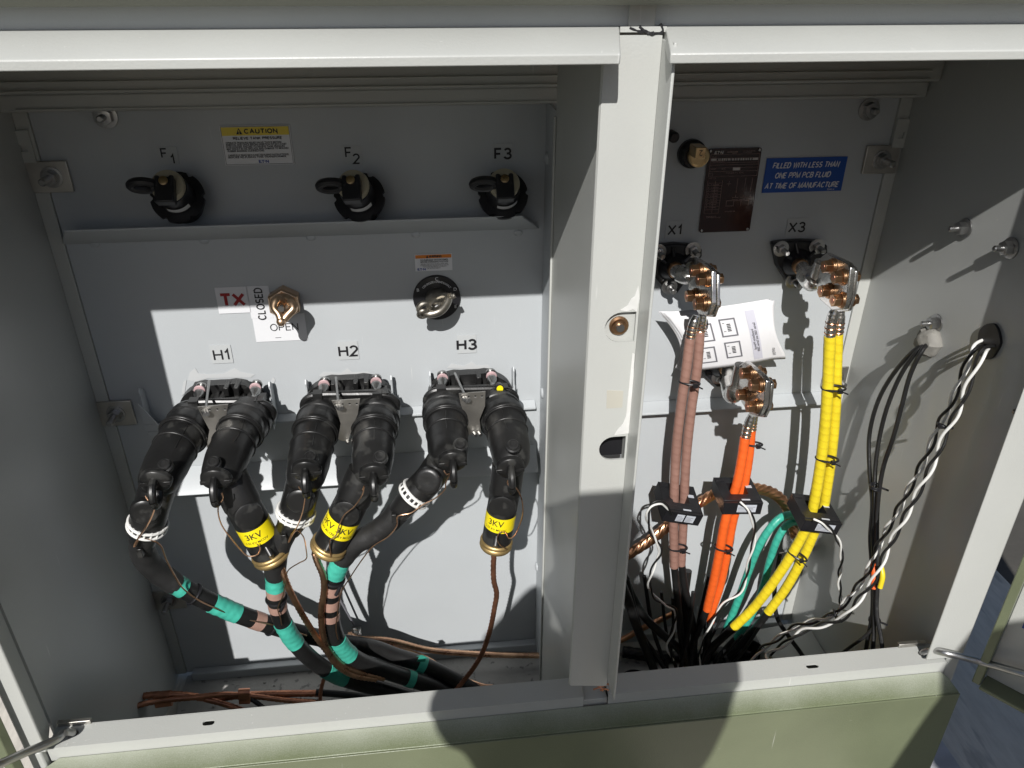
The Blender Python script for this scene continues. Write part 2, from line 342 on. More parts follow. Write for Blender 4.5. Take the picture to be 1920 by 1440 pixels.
def _arc(cx, cy, rx, ry, a0, a1, n=14): return [(cx+rx*math.cos(math.radians(a0+(a1-a0)*i/n)), cy+ry*math.sin(math.radians(a0+(a1-a0)*i/n))) for i in range(n+1)]
GL = {'A': (.72, [[(0, 0), (.36, 1), (.72, 0)], [(.12, .32), (.60, .32)]]), 'B': (.62, [[(0, 0), (0, 1), (.33, 1)]+_arc(.33, .765, .24, .235, 90, -90)+[(0, .53)], [(.33, .53)]+_arc(.36, .265, .26, .265, 90, -90)+[(0, 0)]]),
 'C': (.68, [_arc(.36, .5, .36, .5, 42, 318, 24)]), 'D': (.66, [[(0, 0), (0, 1), (.28, 1)]+_arc(.28, .5, .38, .5, 90, -90, 20)+[(0, 0)]]), 'E': (.54, [[(.54, 1), (0, 1), (0, 0), (.54, 0)], [(0, .52), (.48, .52)]]),
 'F': (.52, [[(.52, 1), (0, 1), (0, 0)], [(0, .5), (.44, .5)]]), 'G': (.72, [_arc(.36, .5, .36, .5, 42, 318, 24)+[(.68, .45), (.40, .45)]]), 'H': (.62, [[(0, 0), (0, 1)], [(.62, 0), (.62, 1)], [(0, .52), (.62, .52)]]),
 'I': (.0, [[(0, 0), (0, 1)]]), 'K': (.62, [[(0, 0), (0, 1)], [(.58, 1), (.02, .40)], [(.20, .58), (.62, 0)]]), 'L': (.50, [[(0, 1), (0, 0), (.50, 0)]]), 'M': (.78, [[(0, 0), (0, 1), (.39, .05), (.78, 1), (.78, 0)]]),
 'N': (.62, [[(0, 0), (0, 1), (.62, 0), (.62, 1)]]), 'O': (.76, [_arc(.38, .5, .38, .5, 90, 450, 30)]), 'P': (.58, [[(0, 0), (0, 1), (.32, 1)]+_arc(.32, .74, .26, .26, 90, -90)+[(0, .48)]]),
 'R': (.62, [[(0, 0), (0, 1), (.34, 1)]+_arc(.34, .75, .25, .25, 90, -90)+[(0, .5)], [(.36, .5), (.60, 0)]]), 'S': (.60, [_arc(.30, .745, .27, .255, 35, 270, 16)+_arc(.30, .255, .30, .255, 90, -150, 16)]),
 'T': (.62, [[(0, 1), (.62, 1)], [(.31, 1), (.31, 0)]]), 'U': (.62, [[(0, 1), (0, .30)]+_arc(.31, .30, .31, .30, 180, 360, 16)+[(.62, 1)]]), 'V': (.70, [[(0, 1), (.35, 0), (.70, 1)]]), 'W': (1.0, [[(0, 1), (.25, 0), (.5, .95), (.75, 0), (1.0, 1)]]),
 'X': (.66, [[(0, 1), (.66, 0)], [(.66, 1), (0, 0)]]), 'Y': (.66, [[(0, 1), (.33, .45), (.66, 1)], [(.33, .45), (.33, 0)]]), '1': (.28, [[(0, .76), (.10, .78), (.24, 1), (.24, 0)]]), '2': (.54, [_arc(.27, .72, .26, .28, 165, -25, 14)+[(.0, 0), (.54, 0)]]),
 '3': (.56, [_arc(.27, .755, .24, .245, 160, -90, 14)+[(.20, .51)], [(.20, .51)]+_arc(.27, .26, .28, .26, 85, -165, 14)]), ' ': (.22, [])}
def put_sans(mb, txt, mtx, cx, cy, h, w=None, wt=.14, shear=0.0, rot=0.0, gap=.15):
    tot = 0.0
    for c in txt: tot += GL[c][0]+wt+gap-wt*.3
    tot -= gap-wt*.3
    sx = h if w is None else w/tot
    L = mtx @ Matrix.Translation((cx, cy, 0)) @ Matrix.Rotation(rot, 4, 'Z'); x0 = -tot/2+wt/2; kz = 0
    for c in txt:
        gw, strokes = GL[c]
        for st in strokes:
            kz += 1; q = [V(((x0+a)*sx, (wt/2+b*(1-wt)-.5)*h)) for a, b in st]; hw = wt*h/2; n = len(q); b0 = len(mb.v)
            closed = (q[0]-q[-1]).length < 1e-6
            for i, p in enumerate(q):
                if closed and i in (0, n-1): d0 = (q[-1]-q[-2]).normalized(); d1 = (q[1]-q[0]).normalized()
                else: d0 = (p-q[i-1]).normalized() if i else (q[1]-q[0]).normalized(); d1 = (q[i+1]-p).normalized() if i < n-1 else d0
                nn = V((-d0.y-d1.y, d0.x+d1.x)); nn = nn.normalized() if nn.length > 1e-4 else V((-d0.y, d0.x))
                k = hw/max(.38, nn.dot(V((-d0.y, d0.x))))
                e = V((0, 0))
                if not closed and i == 0: e = -d1*hw*.0
                for sgn in (1, -1):
                    v = p+e+nn*(k*sgn); mb.v.append(L @ V((v.x+shear*v.y, v.y, kz % 7*2e-5)))
            for i in range(n-1): mb.f.append([b0+2*i, b0+2*i+1, b0+2*i+3, b0+2*i+2])
        x0 += gw+wt+gap-wt*.3

# ------------------------------------------------------------------ object helpers
def thing(name, label, cat, loc=(0, 0, 0), group=None):
    o = bpy.data.objects.new(name, None); o.empty_display_size = .02; COL.objects.link(o); o.location = loc
    o['label'] = label; o['category'] = cat
    if group: o['group'] = group
    return o
def tag(o, label, cat, group=None):
    o['label'] = label; o['category'] = cat
    if group: o['group'] = group
    return o
def wloc(p):
    q = V(p.location)
    return q if p.parent is None else q+p.matrix_parent_inverse.translation+wloc(p.parent)
def adopt(o, parent, label=None):
    o.parent = parent; o.matrix_parent_inverse = Matrix.Translation(-wloc(parent))
    if label: o['label'] = label
    return o
def part(name, mb, material, parent, bevel=0.0, label=None, angle=35, recalc=True):
    return adopt(mb.build(name, material, bevel, angle, recalc), parent, label)
def struct(o): o['kind'] = 'structure'; return o

# ================================================================== SETTING
g = MB().box((-60, -60, ZPAD-.30), (60, 60, ZPAD-.16)); struct(g.build("ground", M['asphalt']))
g = MB().box((-.55, -.95, ZPAD-.158), (1.95, 1.2, ZPAD)); struct(g.build("concrete_pad", M['concrete'], bevel=.012))
g = MB().box((.02, -.40, ZPAD+.004), (1.33, -.001, ZPAD+.006)); struct(g.build("concrete_floor", M['concretein']))

# ================================================================== CABINET
cab = thing("transformer_cabinet", "open grey pad-mounted transformer cabinet with two bays and an olive front apron", "cabinet", (W/2, -.2, ZPAD))
ZT, ZTOP = .888, .935
# tank wall with right and left seams
mb = MB().box((.0215, .0, -.345), (1.3285, .012, .80)); part("tank_wall", mb, M['tank'], cab)
for x0, x1 in ((.0, .0205), (1.3295, 1.35)):
    part("wall_flange", MB().box((x0, -.0035, -.345), (x1, .012, .80)), M['cab'], cab, bevel=.001)
part("base_channel", MB().box((.035, -.018, -.355), (1.32, -.0005, -.334)), M['tank'], cab, bevel=.002)
# side walls
part("side_wall", MB().box((-.004, -.400, ZPAD+.002), (0, .01, .94)), M['wall'], cab)
part("side_wall", MB().box((W, -.400, ZPAD+.002), (W+.004, .01, .94)), M['wall'], cab)
# front posts: jamb face + front flange
mb = MB().prism([(-.017, -.401, .006), (-.002, -.401, .006), (.0125, -.446, .006), (-.017, -.446, .006)], (0, 0, .934)); mb.box((-.017, -.445, ZPAD+.002), (.002, -.4165, .0059))
part("corner_post", mb, M['cab'], cab, bevel=.003)
mb = MB().prism([(1.349, -.401, .006), (1.376, -.401, .006), (1.376, -.434, .006), (1.312, -.434, .006)], (0, 0, .934)); mb.box((1.3525, -.433, -.055), (1.375, -.4265, .0059))
part("corner_post", mb, M['cab'], cab, bevel=.003)
# ceiling steps above the tank wall and the roof
mb = MB()
mb.box((.001, -.038, .787), (1.349, -.0005, .8125)); mb.box((.001, -.063, .8135), (1.349, -.0005, .934))
part("roof_step", mb, M['wall'], cab, bevel=.004)
mb = MB().box((.024, -.0405, .7895), (1.33, -.0385, .7925)); mb.box((.024, -.066, .816), (1.33, -.0635, .819)); mb.box((.024, -.066, .828), (1.33, -.0635, .8305))
part("roof_rib", mb, M['cab'], cab, bevel=.001)
# front hood: lip, sloping strip (notched round the divider), band, lid
ylip, ytop = -.503, -.452
def hood(x0, x1, x0t, x1t):
    prof = [(ylip, .888, 0), (ylip-.001, .8965, 0), (ylip+.004, .899, .1), (ytop, .9155, 1), (ytop+.02, .9155, 1.3), (ytop+.02, .906, 1.3), (ylip+.012, .8895, .2)]
    mb = MB(); n = len(prof)
    for (a, b) in ((x0, x0t), (x1, x1t)):
        for y, z, k in prof: mb.v.append(V((a+(b-a)*k, y, z)))
    mb.f = [list(range(n))[::-1], [n+q for q in range(n)]]+[[q, (q+1) % n, n+(q+1) % n, n+q] for q in range(n)]
    return mb
xl0, xl1, xl1t = -.06, at(1163, 110, ylip).x, at(1160, 72, ytop).x; xr0, xr0t, xr1 = at(1256, 110, ylip).x, at(1246, 72, ytop).x, 1.46
part("hood_strip", hood(xl0, xl1, xl0, xl1t), M['cab'], cab, bevel=.0012)
part("hood_strip", hood(xr0, xr1, xr0t, xr1), M['cab'], cab, bevel=.0012)
part("hood_strip", MB().box((xl1t, ytop-.004, .9105), (xr0t, ytop+.02, .9152)), M['cab'], cab)
part("hood_band", MB().box((xl0, ytop+.001, .9155), (xr1, ytop+.006, .945)), M['tank'], cab)
mb = MB().prism([(xl0-.03, -.477, .9335), (xl0-.03, -.498, .955), (xl0-.03, -.48, .962), (xl0-.03, .10, .985), (xl0-.03, .10, .946), (xl0-.03, -.44, .9455), (xl0-.03, -.47, .9335)], (xr1-xl0+.06, 0, 0))
part("lid", mb, M['lid'], cab, bevel=.002)
# joint patch over the divider (dark sealant and bare metal)
mb = MB().box((at(1178, 40, ytop).x, ytop-.0015, .915), (at(1228, 40, ytop).x, ytop+.001, .9335)); part("joint_plate", mb, M['wall'], cab, bevel=.0008)
mb = MB()
for (a, b) in (((1180, 52), (1208, 60)), ((1205, 56), (1225, 62)), ((1216, 62), (1242, 60)), ((1238, 45), (1243, 60)), ((1198, 50), (1216, 62))):
    P, Q = at(*a, ytop-.003), at(*b, ytop-.003); mb.tube(smooth_path([P, (P+Q)/2+V((.001, 0, -.001)), Q], .003), lambda t, s: .0016+.0008*math.sin(s*2500), 6)
part("sealant_smear", mb, M['ink'], cab)
# divider: partition, bracket, post
part("partition", MB().prism([(.755, -.13, ZPAD+.02), (.755, -.13, .90), (.755, -.445, .90), (.755, -.445, .045), (.755, -.395, .045), (.755, -.395, ZPAD+.02)], (.004, 0, 0)), M['cab'], cab)
part("partition_hem", MB().box((.7515, -.134, ZPAD+.03), (.7548, -.1285, .785)), M['cab'], cab, bevel=.001)
part("partition_bracket", MB().box((.7615, -.115, -.335), (.765, -.001, .786)), M['tank'], cab)
# weld-bent tab on the bracket top
def postface():
    yF = -.452
    def L(px, py): p = at(px, py, yF); return (p.x, p.z)
    zt, zb = .908, L(1100, 1283)[1]
    out = [(.7425, zb+.004), (.796, zb-.004), (.796, zt), (.7425, zt)]
    def oval(cx, cy, w, h, flatr=True):
        c = L(cx, cy); r = h/2; pts = []
        for i in range(13):
            t = math.pi/2+math.pi*i/12; pts.append((c[0]-w/2+r+r*math.cos(t), c[1]+r*math.sin(t)))
        xr = min(c[0]+w/2, .7935); pts += [(xr, c[1]-r), (xr, c[1]+r)]; return pts
    holes = [oval(1163, 612, .036, .036), oval(1153, 838, .040, .033)]
    return plate2d(out, holes, .003), yF, holes
pm, yF, pholes = postface()
part("divider_post", MB().mesh(pm, FACE(0, yF, 0)), M['cab'], cab, recalc=False)
zr = at(1100, 1283, yF).z+.004
mb = MB().prism([(.7425, yF-.0031, zr), (.7455, yF+.0003, zr), (.7585, -.415, zr), (.7545, -.415, zr), (.7405, yF+.001, zr)], (0, 0, .900-zr))
part("divider_return", mb, M['cab'], cab, bevel=.0008)
part("divider_lip", MB().box((.7962, -.492, at(1160, 1312, -.492).z), (.7992, yF+.02, .9045)), M['cab'], cab, bevel=.001)
c1 = at(1163, 612, yF); part("hole_backing", MB().box((c1.x-.022, yF+.004, c1.z-.03), (c1.x+.028, yF+.007, c1.z+.03)), M['cab'], cab)
mb = MB().lathe((c1.x-.001, yF+.0035, c1.z), (0, -1, 0), [(0, .011), (.002, .011), (.003, .0085), (.006, .008)], 20); part("latch_bolt", mb, M['bronze'], cab)
part("latch_bolt", MB().lathe((c1.x-.001, yF-.0025, c1.z), (0, -1, 0), [(0, .005), (.003, .0045)], 14), M['steel'], cab)
c2 = at(1153, 838, yF); part("hole_backing", MB().box((c2.x-.02, yF+.025, c2.z-.028), (c2.x+.02, yF+.027, c2.z+.028)), M['ink'], cab)  # black sheet stands in for the dark inside the lower hole
# paint smears on the post
def smear(pts, y):
    mb = MB(); P = [at(a, b, y) for a, b in pts]; mb.prism(P, (0, .0008, 0)); return mb
part("paint_smear", smear([(1197, 536), (1199, 560), (1194, 585), (1187, 580), (1175, 584), (1163, 582), (1178, 572), (1184, 560), (1190, 556)], yF-.0035), M['smear'], cab)
part("paint_smear", smear([(1186, 662), (1190, 664), (1186, 740), (1183, 812), (1152, 816), (1158, 806), (1168, 795), (1174, 780), (1178, 740), (1182, 700)], yF-.0035), M['smear'], cab)
part("tape_remnant", smear([(1138, 732), (1169, 733), (1167, 764), (1137, 766)], yF-.0034), mat("old_tape", (.50, .485, .42), .3), cab)
# fuse drip tray and stiffening ledges
def ledge(name, X0, X1, y1, z0, z1, t, cut=.0, weld=None):
    mb = MB(); n = 1
    mb.prism([(X0, -.0005, z0), (X0+cut, y1, z1), (X1-cut, y1, z1), (X1, -.0005, z0)], (0, 0, -t)); return part(name, mb, M['tank'], cab, bevel=.0008)
ledge("drip_tray", at(113, 442, 0).x, .754, -.06, .592, .629, .003, cut=.035)
for px, py in ((178, 458), (383, 452), (583, 446), (780, 440), (972, 437)):
    part("weld_bead", MB().sphere(at(px, py, -.001), .006, 10, (1.3, .4, .8)), M['tank'], cab)
# lower left ledge: top sheet and front edge
A0, A1 = at(395, 868, 0), at(1000, 842, 0)
zl = .088
zf = at(380, 926, -.045).z
mb = MB().prism([(.085, -.0005, .172), (.085, -.045, zf+.004), (.085, -.047, zf), (.085, -.044, zf-.001), (.085, -.0005, .168)], (.754-.085, 0, 0))
part("lower_ledge", mb, M['tank'], cab, bevel=.0008)
part("stiffener", MB().prism([(.26, -.0005, .270), (.26, -.016, .262), (.26, -.016, .2575), (.26, -.0005, .2575)], (.752-.26, 0, 0)), M['tank'], cab, bevel=.001)
part("stiffener", MB().prism([(.766, -.0005, .252), (.766, -.030, .243), (.766, -.030, .239), (.766, -.0005, .239)], (1.315-.766, 0, 0)), M['tank'], cab, bevel=.001)
# sill: two channels with slots
def sill(x0, x1, slots, rod=None):
    out = [(x0, -.432), (x1, -.432), (x1, -.399), (x0, -.399)]
    hs = []
    for (px, py, w, h) in slots:
        p = atZ(px, py, 0); hs.append(rrect(p.x-w/2, p.y-h/2, p.x+w/2, p.y+h/2, h*.48))
    me = plate2d(out, hs, .0025)
    mb = MB().mesh(me, Matrix.Translation((0, 0, -.0025)))
    mb.box((x0, -.4345, -.026), (x1, -.432, 0)); mb.box((x0, -.399, -.03), (x1, -.397, -.0003)); return mb
xs0, xs1 = atZ(96, 1385, 0).x, atZ(1093, 1300, 0).x
part("sill", sill(.004, xs1, [(391, 1355, .017, .009), (137, 1375, .015, .010)]), M['cab'], cab, recalc=False)
part("sill", sill(.8065, 1.351, [(1523, 1249, .020, .008), (1730, 1225, .015, .010)]), M['cab'], cab, recalc=False)
part("sill_underplate", MB().box((xs0, -.42, -.034), (1.336, -.402, -.031)), M['wall'], cab)
part("sill_bridge", MB().box((xs1, -.431, -.03), (.8064, -.402, -.012)), M['cab'], cab, bevel=.001)
for px, py in ((140, 1353), (1716, 1216)):
    p = atZ(px, py, .004); part("sill_clip", MB().box((p.x-.023, -.3995, -.001), (p.x+.023, -.393, .007)), M['stain'], cab, bevel=.0008)
# apron
xa0, xa1 = -.012, 1.357
mb = MB()
mb.prism([(.016, -.4348, -.020), (1.345, -.4348, -.020), (1.352, -.446, -.021), (xa1, -.470, -.028), (xa0-.018, -.470, -.028)], (0, 0, -.003))
part("apron_ledge", mb, M['overspray'], cab, bevel=.0015)
mb = MB().box((xa0-.018, -.473, ZPAD+.004), (xa1, -.4702, -.0285)); part("apron", mb, M['green'], cab, bevel=.0012)
part("sill_face", MB().box((.014, -.4352, -.0295), (1.34, -.4346, -.0262)), M['green'], cab)
# bottom-right side plate in the right bay
P = [atX(1530, 1168, W-.06), atX(1700, 1215, W-.01)]
mb = MB().prism([(1.235, -.06, -.305), (1.349, -.06, -.29), (1.349, -.30, -.29), (1.235, -.30, -.305)], (0, 0, -.003)); mb.box((1.2325, -.30, -.352), (1.2348, -.06, -.3045))
part("side_guard", mb, M['wall'], cab, bevel=.001)
# patches: square clamp plates with studs
def clamp(corn, sdx, y=-.006):
    P = [at(a, b, y) for a, b in corn]; cx = sum(p.x for p in P)/4; cz = sum(p.z for p in P)/4
    w = (P[1].x-P[0].x+P[2].x-P[3].x)/4; h = (P[0].z-P[3].z+P[1].z-P[2].z)/4
    o = part("clamp_plate", MB().box((cx-w, y, cz-h), (cx+w, y+.005, cz+h)), M['stain'], cab, bevel=.0012)
    b = V((cx+sdx, y, cz))
    mb = MB().lathe(b, (0, -1, 0), [(0, .0155), (.002, .0155), (.0025, .012), (.004, .012)], 24)
    mb.lathe(b, (0, -1, 0), [(.004, .0105), (.013, .0105)], 6); mb.lathe(b, (0, -1, 0), [(.012, .0055), (.034, .0055), (.036, .004)], 14)
    adopt(mb.build("stud", M['steel']), o)
clamp([(46, 303), (125, 302), (137, 360), (59, 363)], .004)
clamp([(180, 754), (246, 752), (255, 797), (189, 800)], 0)
clamp([(284, 1112), (343, 1106), (349, 1140), (291, 1145)], 0)
clamp([(1627, 272), (1690, 273), (1678, 326), (1617, 326)], 0)
clamp([(1548, 690), (1592, 688), (1585, 724), (1540, 726)], 0)
for cx, cy in ((38, 275), (1680, 250)):
    p = at(cx+8, cy+3, -.004); fr_ = plate2d([(p.x-.012, p.z-.02), (p.x+.012, p.z-.02), (p.x+.012, p.z+.025), (p.x-.012, p.z+.025)], [[(p.x-.005, p.z-.005), (p.x+.005, p.z-.005), (p.x+.005, p.z+.005), (p.x-.005, p.z+.005)]], .003)
    part("slotted_tab", MB().mesh(fr_, FACE(0, -.004, 0)), M['cab'], cab, recalc=False)
def hexbolt(o, d, rw=.013, rn=.0095, rs=.005, L=.03, hn=.009):
    mb = MB().lathe(o, d, [(0, rw), (.002, rw), (.0025, rw*.8)], 22); d = V(d).normalized()
    mb.lathe(V(o)+d*.0025, d, [(0, rn), (hn, rn), (hn+.0005, rn*.8)], 6); mb.lathe(V(o)+d*hn, d, [(0, rs), (L-hn, rs), (L-hn+.0015, rs*.7)], 14); return mb
for px, py in ((198, 218), (1629, 205)): part("stud_nut", hexbolt(at(px, py, -.001), (0, -1, 0), .017, .012, .005, .024), M['steel'], cab)
for px, py in ((1810, 428), (1896, 465), (1756, 606)): part("stud_nut", hexbolt(atX(px, py, W-.0005), (-1, 0, 0), .0145, .0100, .0042, .024, .010), M['steel'], cab)
for px, py in ((1017, 737), (1007, 1063), (1026, 297)):
    p = atX(px, py, .7612); part("rivet", MB().sphere(p, .010, 12, (.45, 1, 1)), M['tank'], cab)
for px, py in ((1806, 1118), (1796, 1140), (1905, 772), (1900, 818)):
    p = atX(px, py, W-.001); part("screw_tip", MB().lathe(p, (-1, 0, 0), [(0, .004), (.003, .0035), (.005, .002)], 10), M['pewter'], cab)

# doors, swung open on both sides
def door(hx, hy, ang, sgn, name_label):
    d = V((math.cos(ang), math.sin(ang), 0)); nrm = V((-d.y*sgn, d.x*sgn, 0))   # nrm = inside face
    dd = adopt(bpy.data.objects.new("door", None), cab, name_label); COL.objects.link(dd)
    mtx = Matrix((d, nrm, V((0, 0, 1)))).transposed().to_4x4(); mtx.translation = V((hx, hy, 0))
    adopt(MB().box((.012, -.003, -.005), (.70, 0, .88), mtx).build("door_panel", M['cab'], .001), dd)
    mb = MB().box((0, 0, -.012), (.012, .022, .89), mtx).box((.70, -.003, -.012), (.712, .03, .89), mtx).box((.0125, -.004, -.012), (.6995, .03, -.0055), mtx)
    adopt(mb.build("door_rim", M['green'], .0015), dd); return mtx
dm = door(1.392, -.452, math.radians(-52), -1, "right door swung wide open")
dl = door(-.030, -.455, math.radians(180+62), 1, "left door swung wide open")

# hold-open rods hooked into the sill
def rod(pts, label):
    p = smooth_path(pts, .006); tag(MB().tube(p, .0055, 12).build("door_rod", M['steel']), label, "rod", "hooked steel rods that hold the doors open")
h = atZ(137, 1375, 0)
rod([h+V((0, 0, -.02)), h+V((0, -.001, .003)), h+V((-.006, -.006, .011)), at(106, 1386, -.445), at(50, 1410, -.475), at(-10, 1436, -.51), at(-90, 1468, -.54)], "bent steel rod hooked into the left end of the sill")
h = atZ(1730, 1225, 0)
rod([h+V((0, 0, -.02)), h+V((0, -.001, .003)), h+V((.007, -.005, .011)), at(1768, 1223, -.446), at(1840, 1241, -.465), at(1925, 1265, -.51), at(2030, 1296, -.54)], "bent steel rod hooked into the right end of the sill")

# ================================================================== LABELS ON THE TANK WALL
def rect_of(corn, y=-.0012):
    P = [at(a, b, y) for a, b in corn]
    x0 = (P[0].x+P[3].x)/2; x1 = (P[1].x+P[2].x)/2; z1 = (P[0].z+P[1].z)/2; z0 = (P[2].z+P[3].z)/2
    return x0, x1, z0, z1
def sticker(name, label, corn, material, cat="label", group=None, y=-.0012, r=.0, parent=None):
    x0, x1, z0, z1 = rect_of(corn, y); o = thing(name, label, cat, ((x0+x1)/2, y, (z0+z1)/2), group)
    mb = MB().mesh(plate2d(rrect(x0, z0, x1, z1, max(r, .0006)), (), .0004), FACE(0, y, 0)); part("backing", mb, material, o, recalc=False)
    return o, x0, x1, z0, z1, FACE(x0, y-.0011, z0), x1-x0, z1-z0
def letters(o, items, material, F, w, h, name="lettering"):
    mb = MB()
    for it in items:
        txt, u, v, hh = it[:4]; kw = it[4] if len(it) > 4 else {}
        kw = dict(kw);
        if 'w' in kw: kw['w'] = kw['w']*w
        if kw.pop('sans', 0): put_sans(mb, txt, F, u*w, v*h, hh*h, **kw); continue
        put_text(mb, txt, F, u*w, v*h, hh*h, **kw)
    return part(name, mb, material, o, recalc=False)
def bars(o, rects, material, F, w, h, name="panel", dz=0):
    mb = MB(); FF = F @ Matrix.Translation((0, 0, dz))
    for u0, v0, u1, v1 in rects:
        b = len(mb.v)
        for (u, v) in ((u0, v0), (u1, v0), (u1, v1), (u0, v1)): mb.v.append(FF @ V((u*w, v*h, 0)))
        mb.f.append([b, b+1, b+2, b+3])
    return part(name, mb, material, o, recalc=False)
def tri(mb, F, pts):
    b = len(mb.v)
    for p in pts: mb.v.append(F @ V((p[0], p[1], 0)))
    mb.f.append(list(range(b, b+len(pts))))

o, x0, x1, z0, z1, F, w, h = sticker("caution_label", "white and yellow CAUTION label about tank pressure between F1 and F2", [(412, 236), (544, 234), (551, 307), (422, 311)], M['vinyl'])
bars(o, [(.02, .755, .98, .965)], M['yellowink'], F, w, h, "yellow_band", -.0003)
bars(o, [(.012, .015, .988, .028), (.012, .972, .988, .985), (.012, .015, .018, .985), (.982, .015, .988, .985)], M['inkgrey'], F, w, h, "border", -.0002)
letters(o, [("CAUTION", .58, .86, .125, {'sans': 1, 'wt': .22, 'w': .48}), ("RELIEVE TANK PRESSURE", .52, .685, .07, {'sans': 1, 'wt': .2, 'w': .70}),
            ("OPERATE PRESSURE RELIEF VALVE TWICE BEFORE", .455, .575, .045, {'w': .80, 'bold': .02}), ("REMOVAL AND ONCE BEFORE INSERTION OF BAY-O-NET", .49, .525, .045, {'w': .87, 'bold': .02}),
            ("FUSE HOLDER. FAILURE TO RELIEVE TANK PRESSURE", .475, .472, .045, {'w': .84, 'bold': .02}), ("MAY RESULT IN OIL SPILLAGE AND DAMAGE TO MOLDED", .50, .42, .045, {'w': .89, 'bold': .02}),
            ("RUBBER BUSHING CONNECTORS.", .33, .367, .045, {'w': .53, 'bold': .02}), ("CAREFULLY READ BAY-O-NET RE-FUSING INSTRUCTIONS,", .50, .26, .045, {'w': .88, 'bold': .02}),
            ("BEFORE RE-FUSING THIS TRANSFORMER", .48, .208, .045, {'w': .84, 'bold': .02})], M['ink'], F, w, h)
letters(o, [("E.T·N", .56, .09, .07, {'w': .145, 'bold': .04})], M['inkblue'], F, w, h, "maker_mark")
mb = MB(); tri(mb, F, [(.225*w, .785*h), (.315*w, .785*h), (.27*w, .945*h)]); part("alert_symbol", mb, M['ink'], o, recalc=False)
mb = MB(); put_text(mb, "!", F @ Matrix.Translation((0, 0, .0002)), .27*w, .85*h, .085*h, bold=.03); part("alert_mark", mb, M['yellowink'], o, recalc=False)

o, x0, x1, z0, z1, F, w, h = sticker("warning_label", "small white and orange WARNING label above the tap changer dial", [(777, 477), (847, 475), (849, 506), (779, 509)], M['vinyl'])
bars(o, [(.02, .76, .98, .96)], M['orangeink'], F, w, h, "orange_band", -.0003)
letters(o, [("WARNING", .55, .865, .14, {'sans': 1, 'wt': .24, 'w': .34}), ("DE-ENERGIZE TRANSFORMER", .52, .66, .09, {'w': .74, 'bold': .01}), ("BEFORE CHANGING VOLTAGE", .52, .545, .09, {'w': .74, 'bold': .01}),
            ("BEFORE OPERATING HANDLE, READ AND", .52, .42, .055, {'w': .72}), ("UNDERSTAND ALL INSTRUCTIONS. FAILURE", .52, .34, .055, {'w': .76}), ("TO DO SO MAY RESULT IN DEATH", .52, .26, .055, {'w': .62}), ("OR SEVERE INJURY", .50, .17, .055, {'w': .36})], M['ink'], F, w, h)
letters(o, [("E.T·N", .17, .12, .12, {'w': .22, 'bold': .04})], M['inkblue'], F, w, h, "maker_mark")
mb = MB(); tri(mb, F, [(.30*w, .78*h), (.37*w, .78*h), (.335*w, .94*h)]); part("alert_symbol", mb, M['ink'], o, recalc=False)

o, x0, x1, z0, z1, F, w, h = sticker("tx_label", "white TX label with red letters beside the brass switch handle", [(402, 539), (464, 537), (470, 585), (411, 589)], M['vinyl'])
letters(o, [("TX", .49, .52, .52, {'sans': 1, 'wt': .21, 'w': .80, 'gap': .05})], M['inkred'], F, w, h)
o, x0, x1, z0, z1, F, w, h = sticker("closed_label", "narrow white label reading CLOSED sideways beside the brass switch handle", [(461.5, 537), (503, 535), (513, 596), (471, 597)], M['vinyl'])
mb = MB(); put_sans(mb, "CLOSED", F, .50*w, .45*h, .38*w, w=.99*h, wt=.15, rot=math.pi/2); part("lettering", mb, M['ink'], o, recalc=False)
o, x0, x1, z0, z1, F, w, h = sticker("open_label", "white label reading OPEN under the brass switch handle", [(471, 591), (571, 588), (577, 636), (482, 642)], M['vinyl'], y=-.0008)
letters(o, [("OPEN", .58, .53, .27, {'w': .54, 'sans': 1, 'wt': .11})], M['ink'], F, w, h)
bars(o, [(.38, .13, .49, .15)], M['inkgrey'], F, w, h, "part_number_line")

def tagsticker(txt, label, cx, cy, pw, ph, bold=.01, clearfilm=True, offs=None, y=-.0012, shear=0):
    corn = [(cx-pw/2, cy-ph/2), (cx+pw/2, cy-ph/2), (cx+pw/2, cy+ph/2), (cx-pw/2, cy+ph/2)]
    o, x0, x1, z0, z1, F, w, h = sticker("terminal_label", label, corn, M['clear'], "label", "black lettered terminal labels on the tank wall", y)
    if offs:
        letters(o, [(txt[0], .34, .66, .56, {'sans': 1, 'wt': .15}), (txt[1], .70, .32, .56, {'sans': 1, 'wt': .15})], M['ink'], F, w, h)
    else:
        letters(o, [(txt, .5, .48, .62, {'sans': 1, 'wt': .14+bold*1.6, 'shear': shear})], M['ink'], F, w, h)
tagsticker("F1", "F1 terminal label with its digit set lower, above the left fuse holder", 315, 292, 38, 34, .012, offs=1)
tagsticker("F2", "F2 terminal label with its digit set lower, above the middle fuse holder", 660, 291, 38, 36, .012, offs=1)
tagsticker("F3", "F3 terminal label above the fuse holder nearest the divider", 943, 287, 38, 36, .025)
tagsticker("H1", "thin-lettered H1 terminal label above the left elbow pair", 415, 664, 40, 34, -.004)
tagsticker("H2", "H2 terminal label above the middle elbow pair", 653, 657, 38, 34, .012)
tagsticker("H3", "bold H3 terminal label above the right elbow pair", 875, 645, 36, 34, .03)
tagsticker("X1", "X1 terminal label beside the divider post", 1265, 430, 34, 32, .012)
tagsticker("X3", "X3 terminal label above the right low voltage bushing", 1494, 425, 38, 32, .012, shear=-.0)

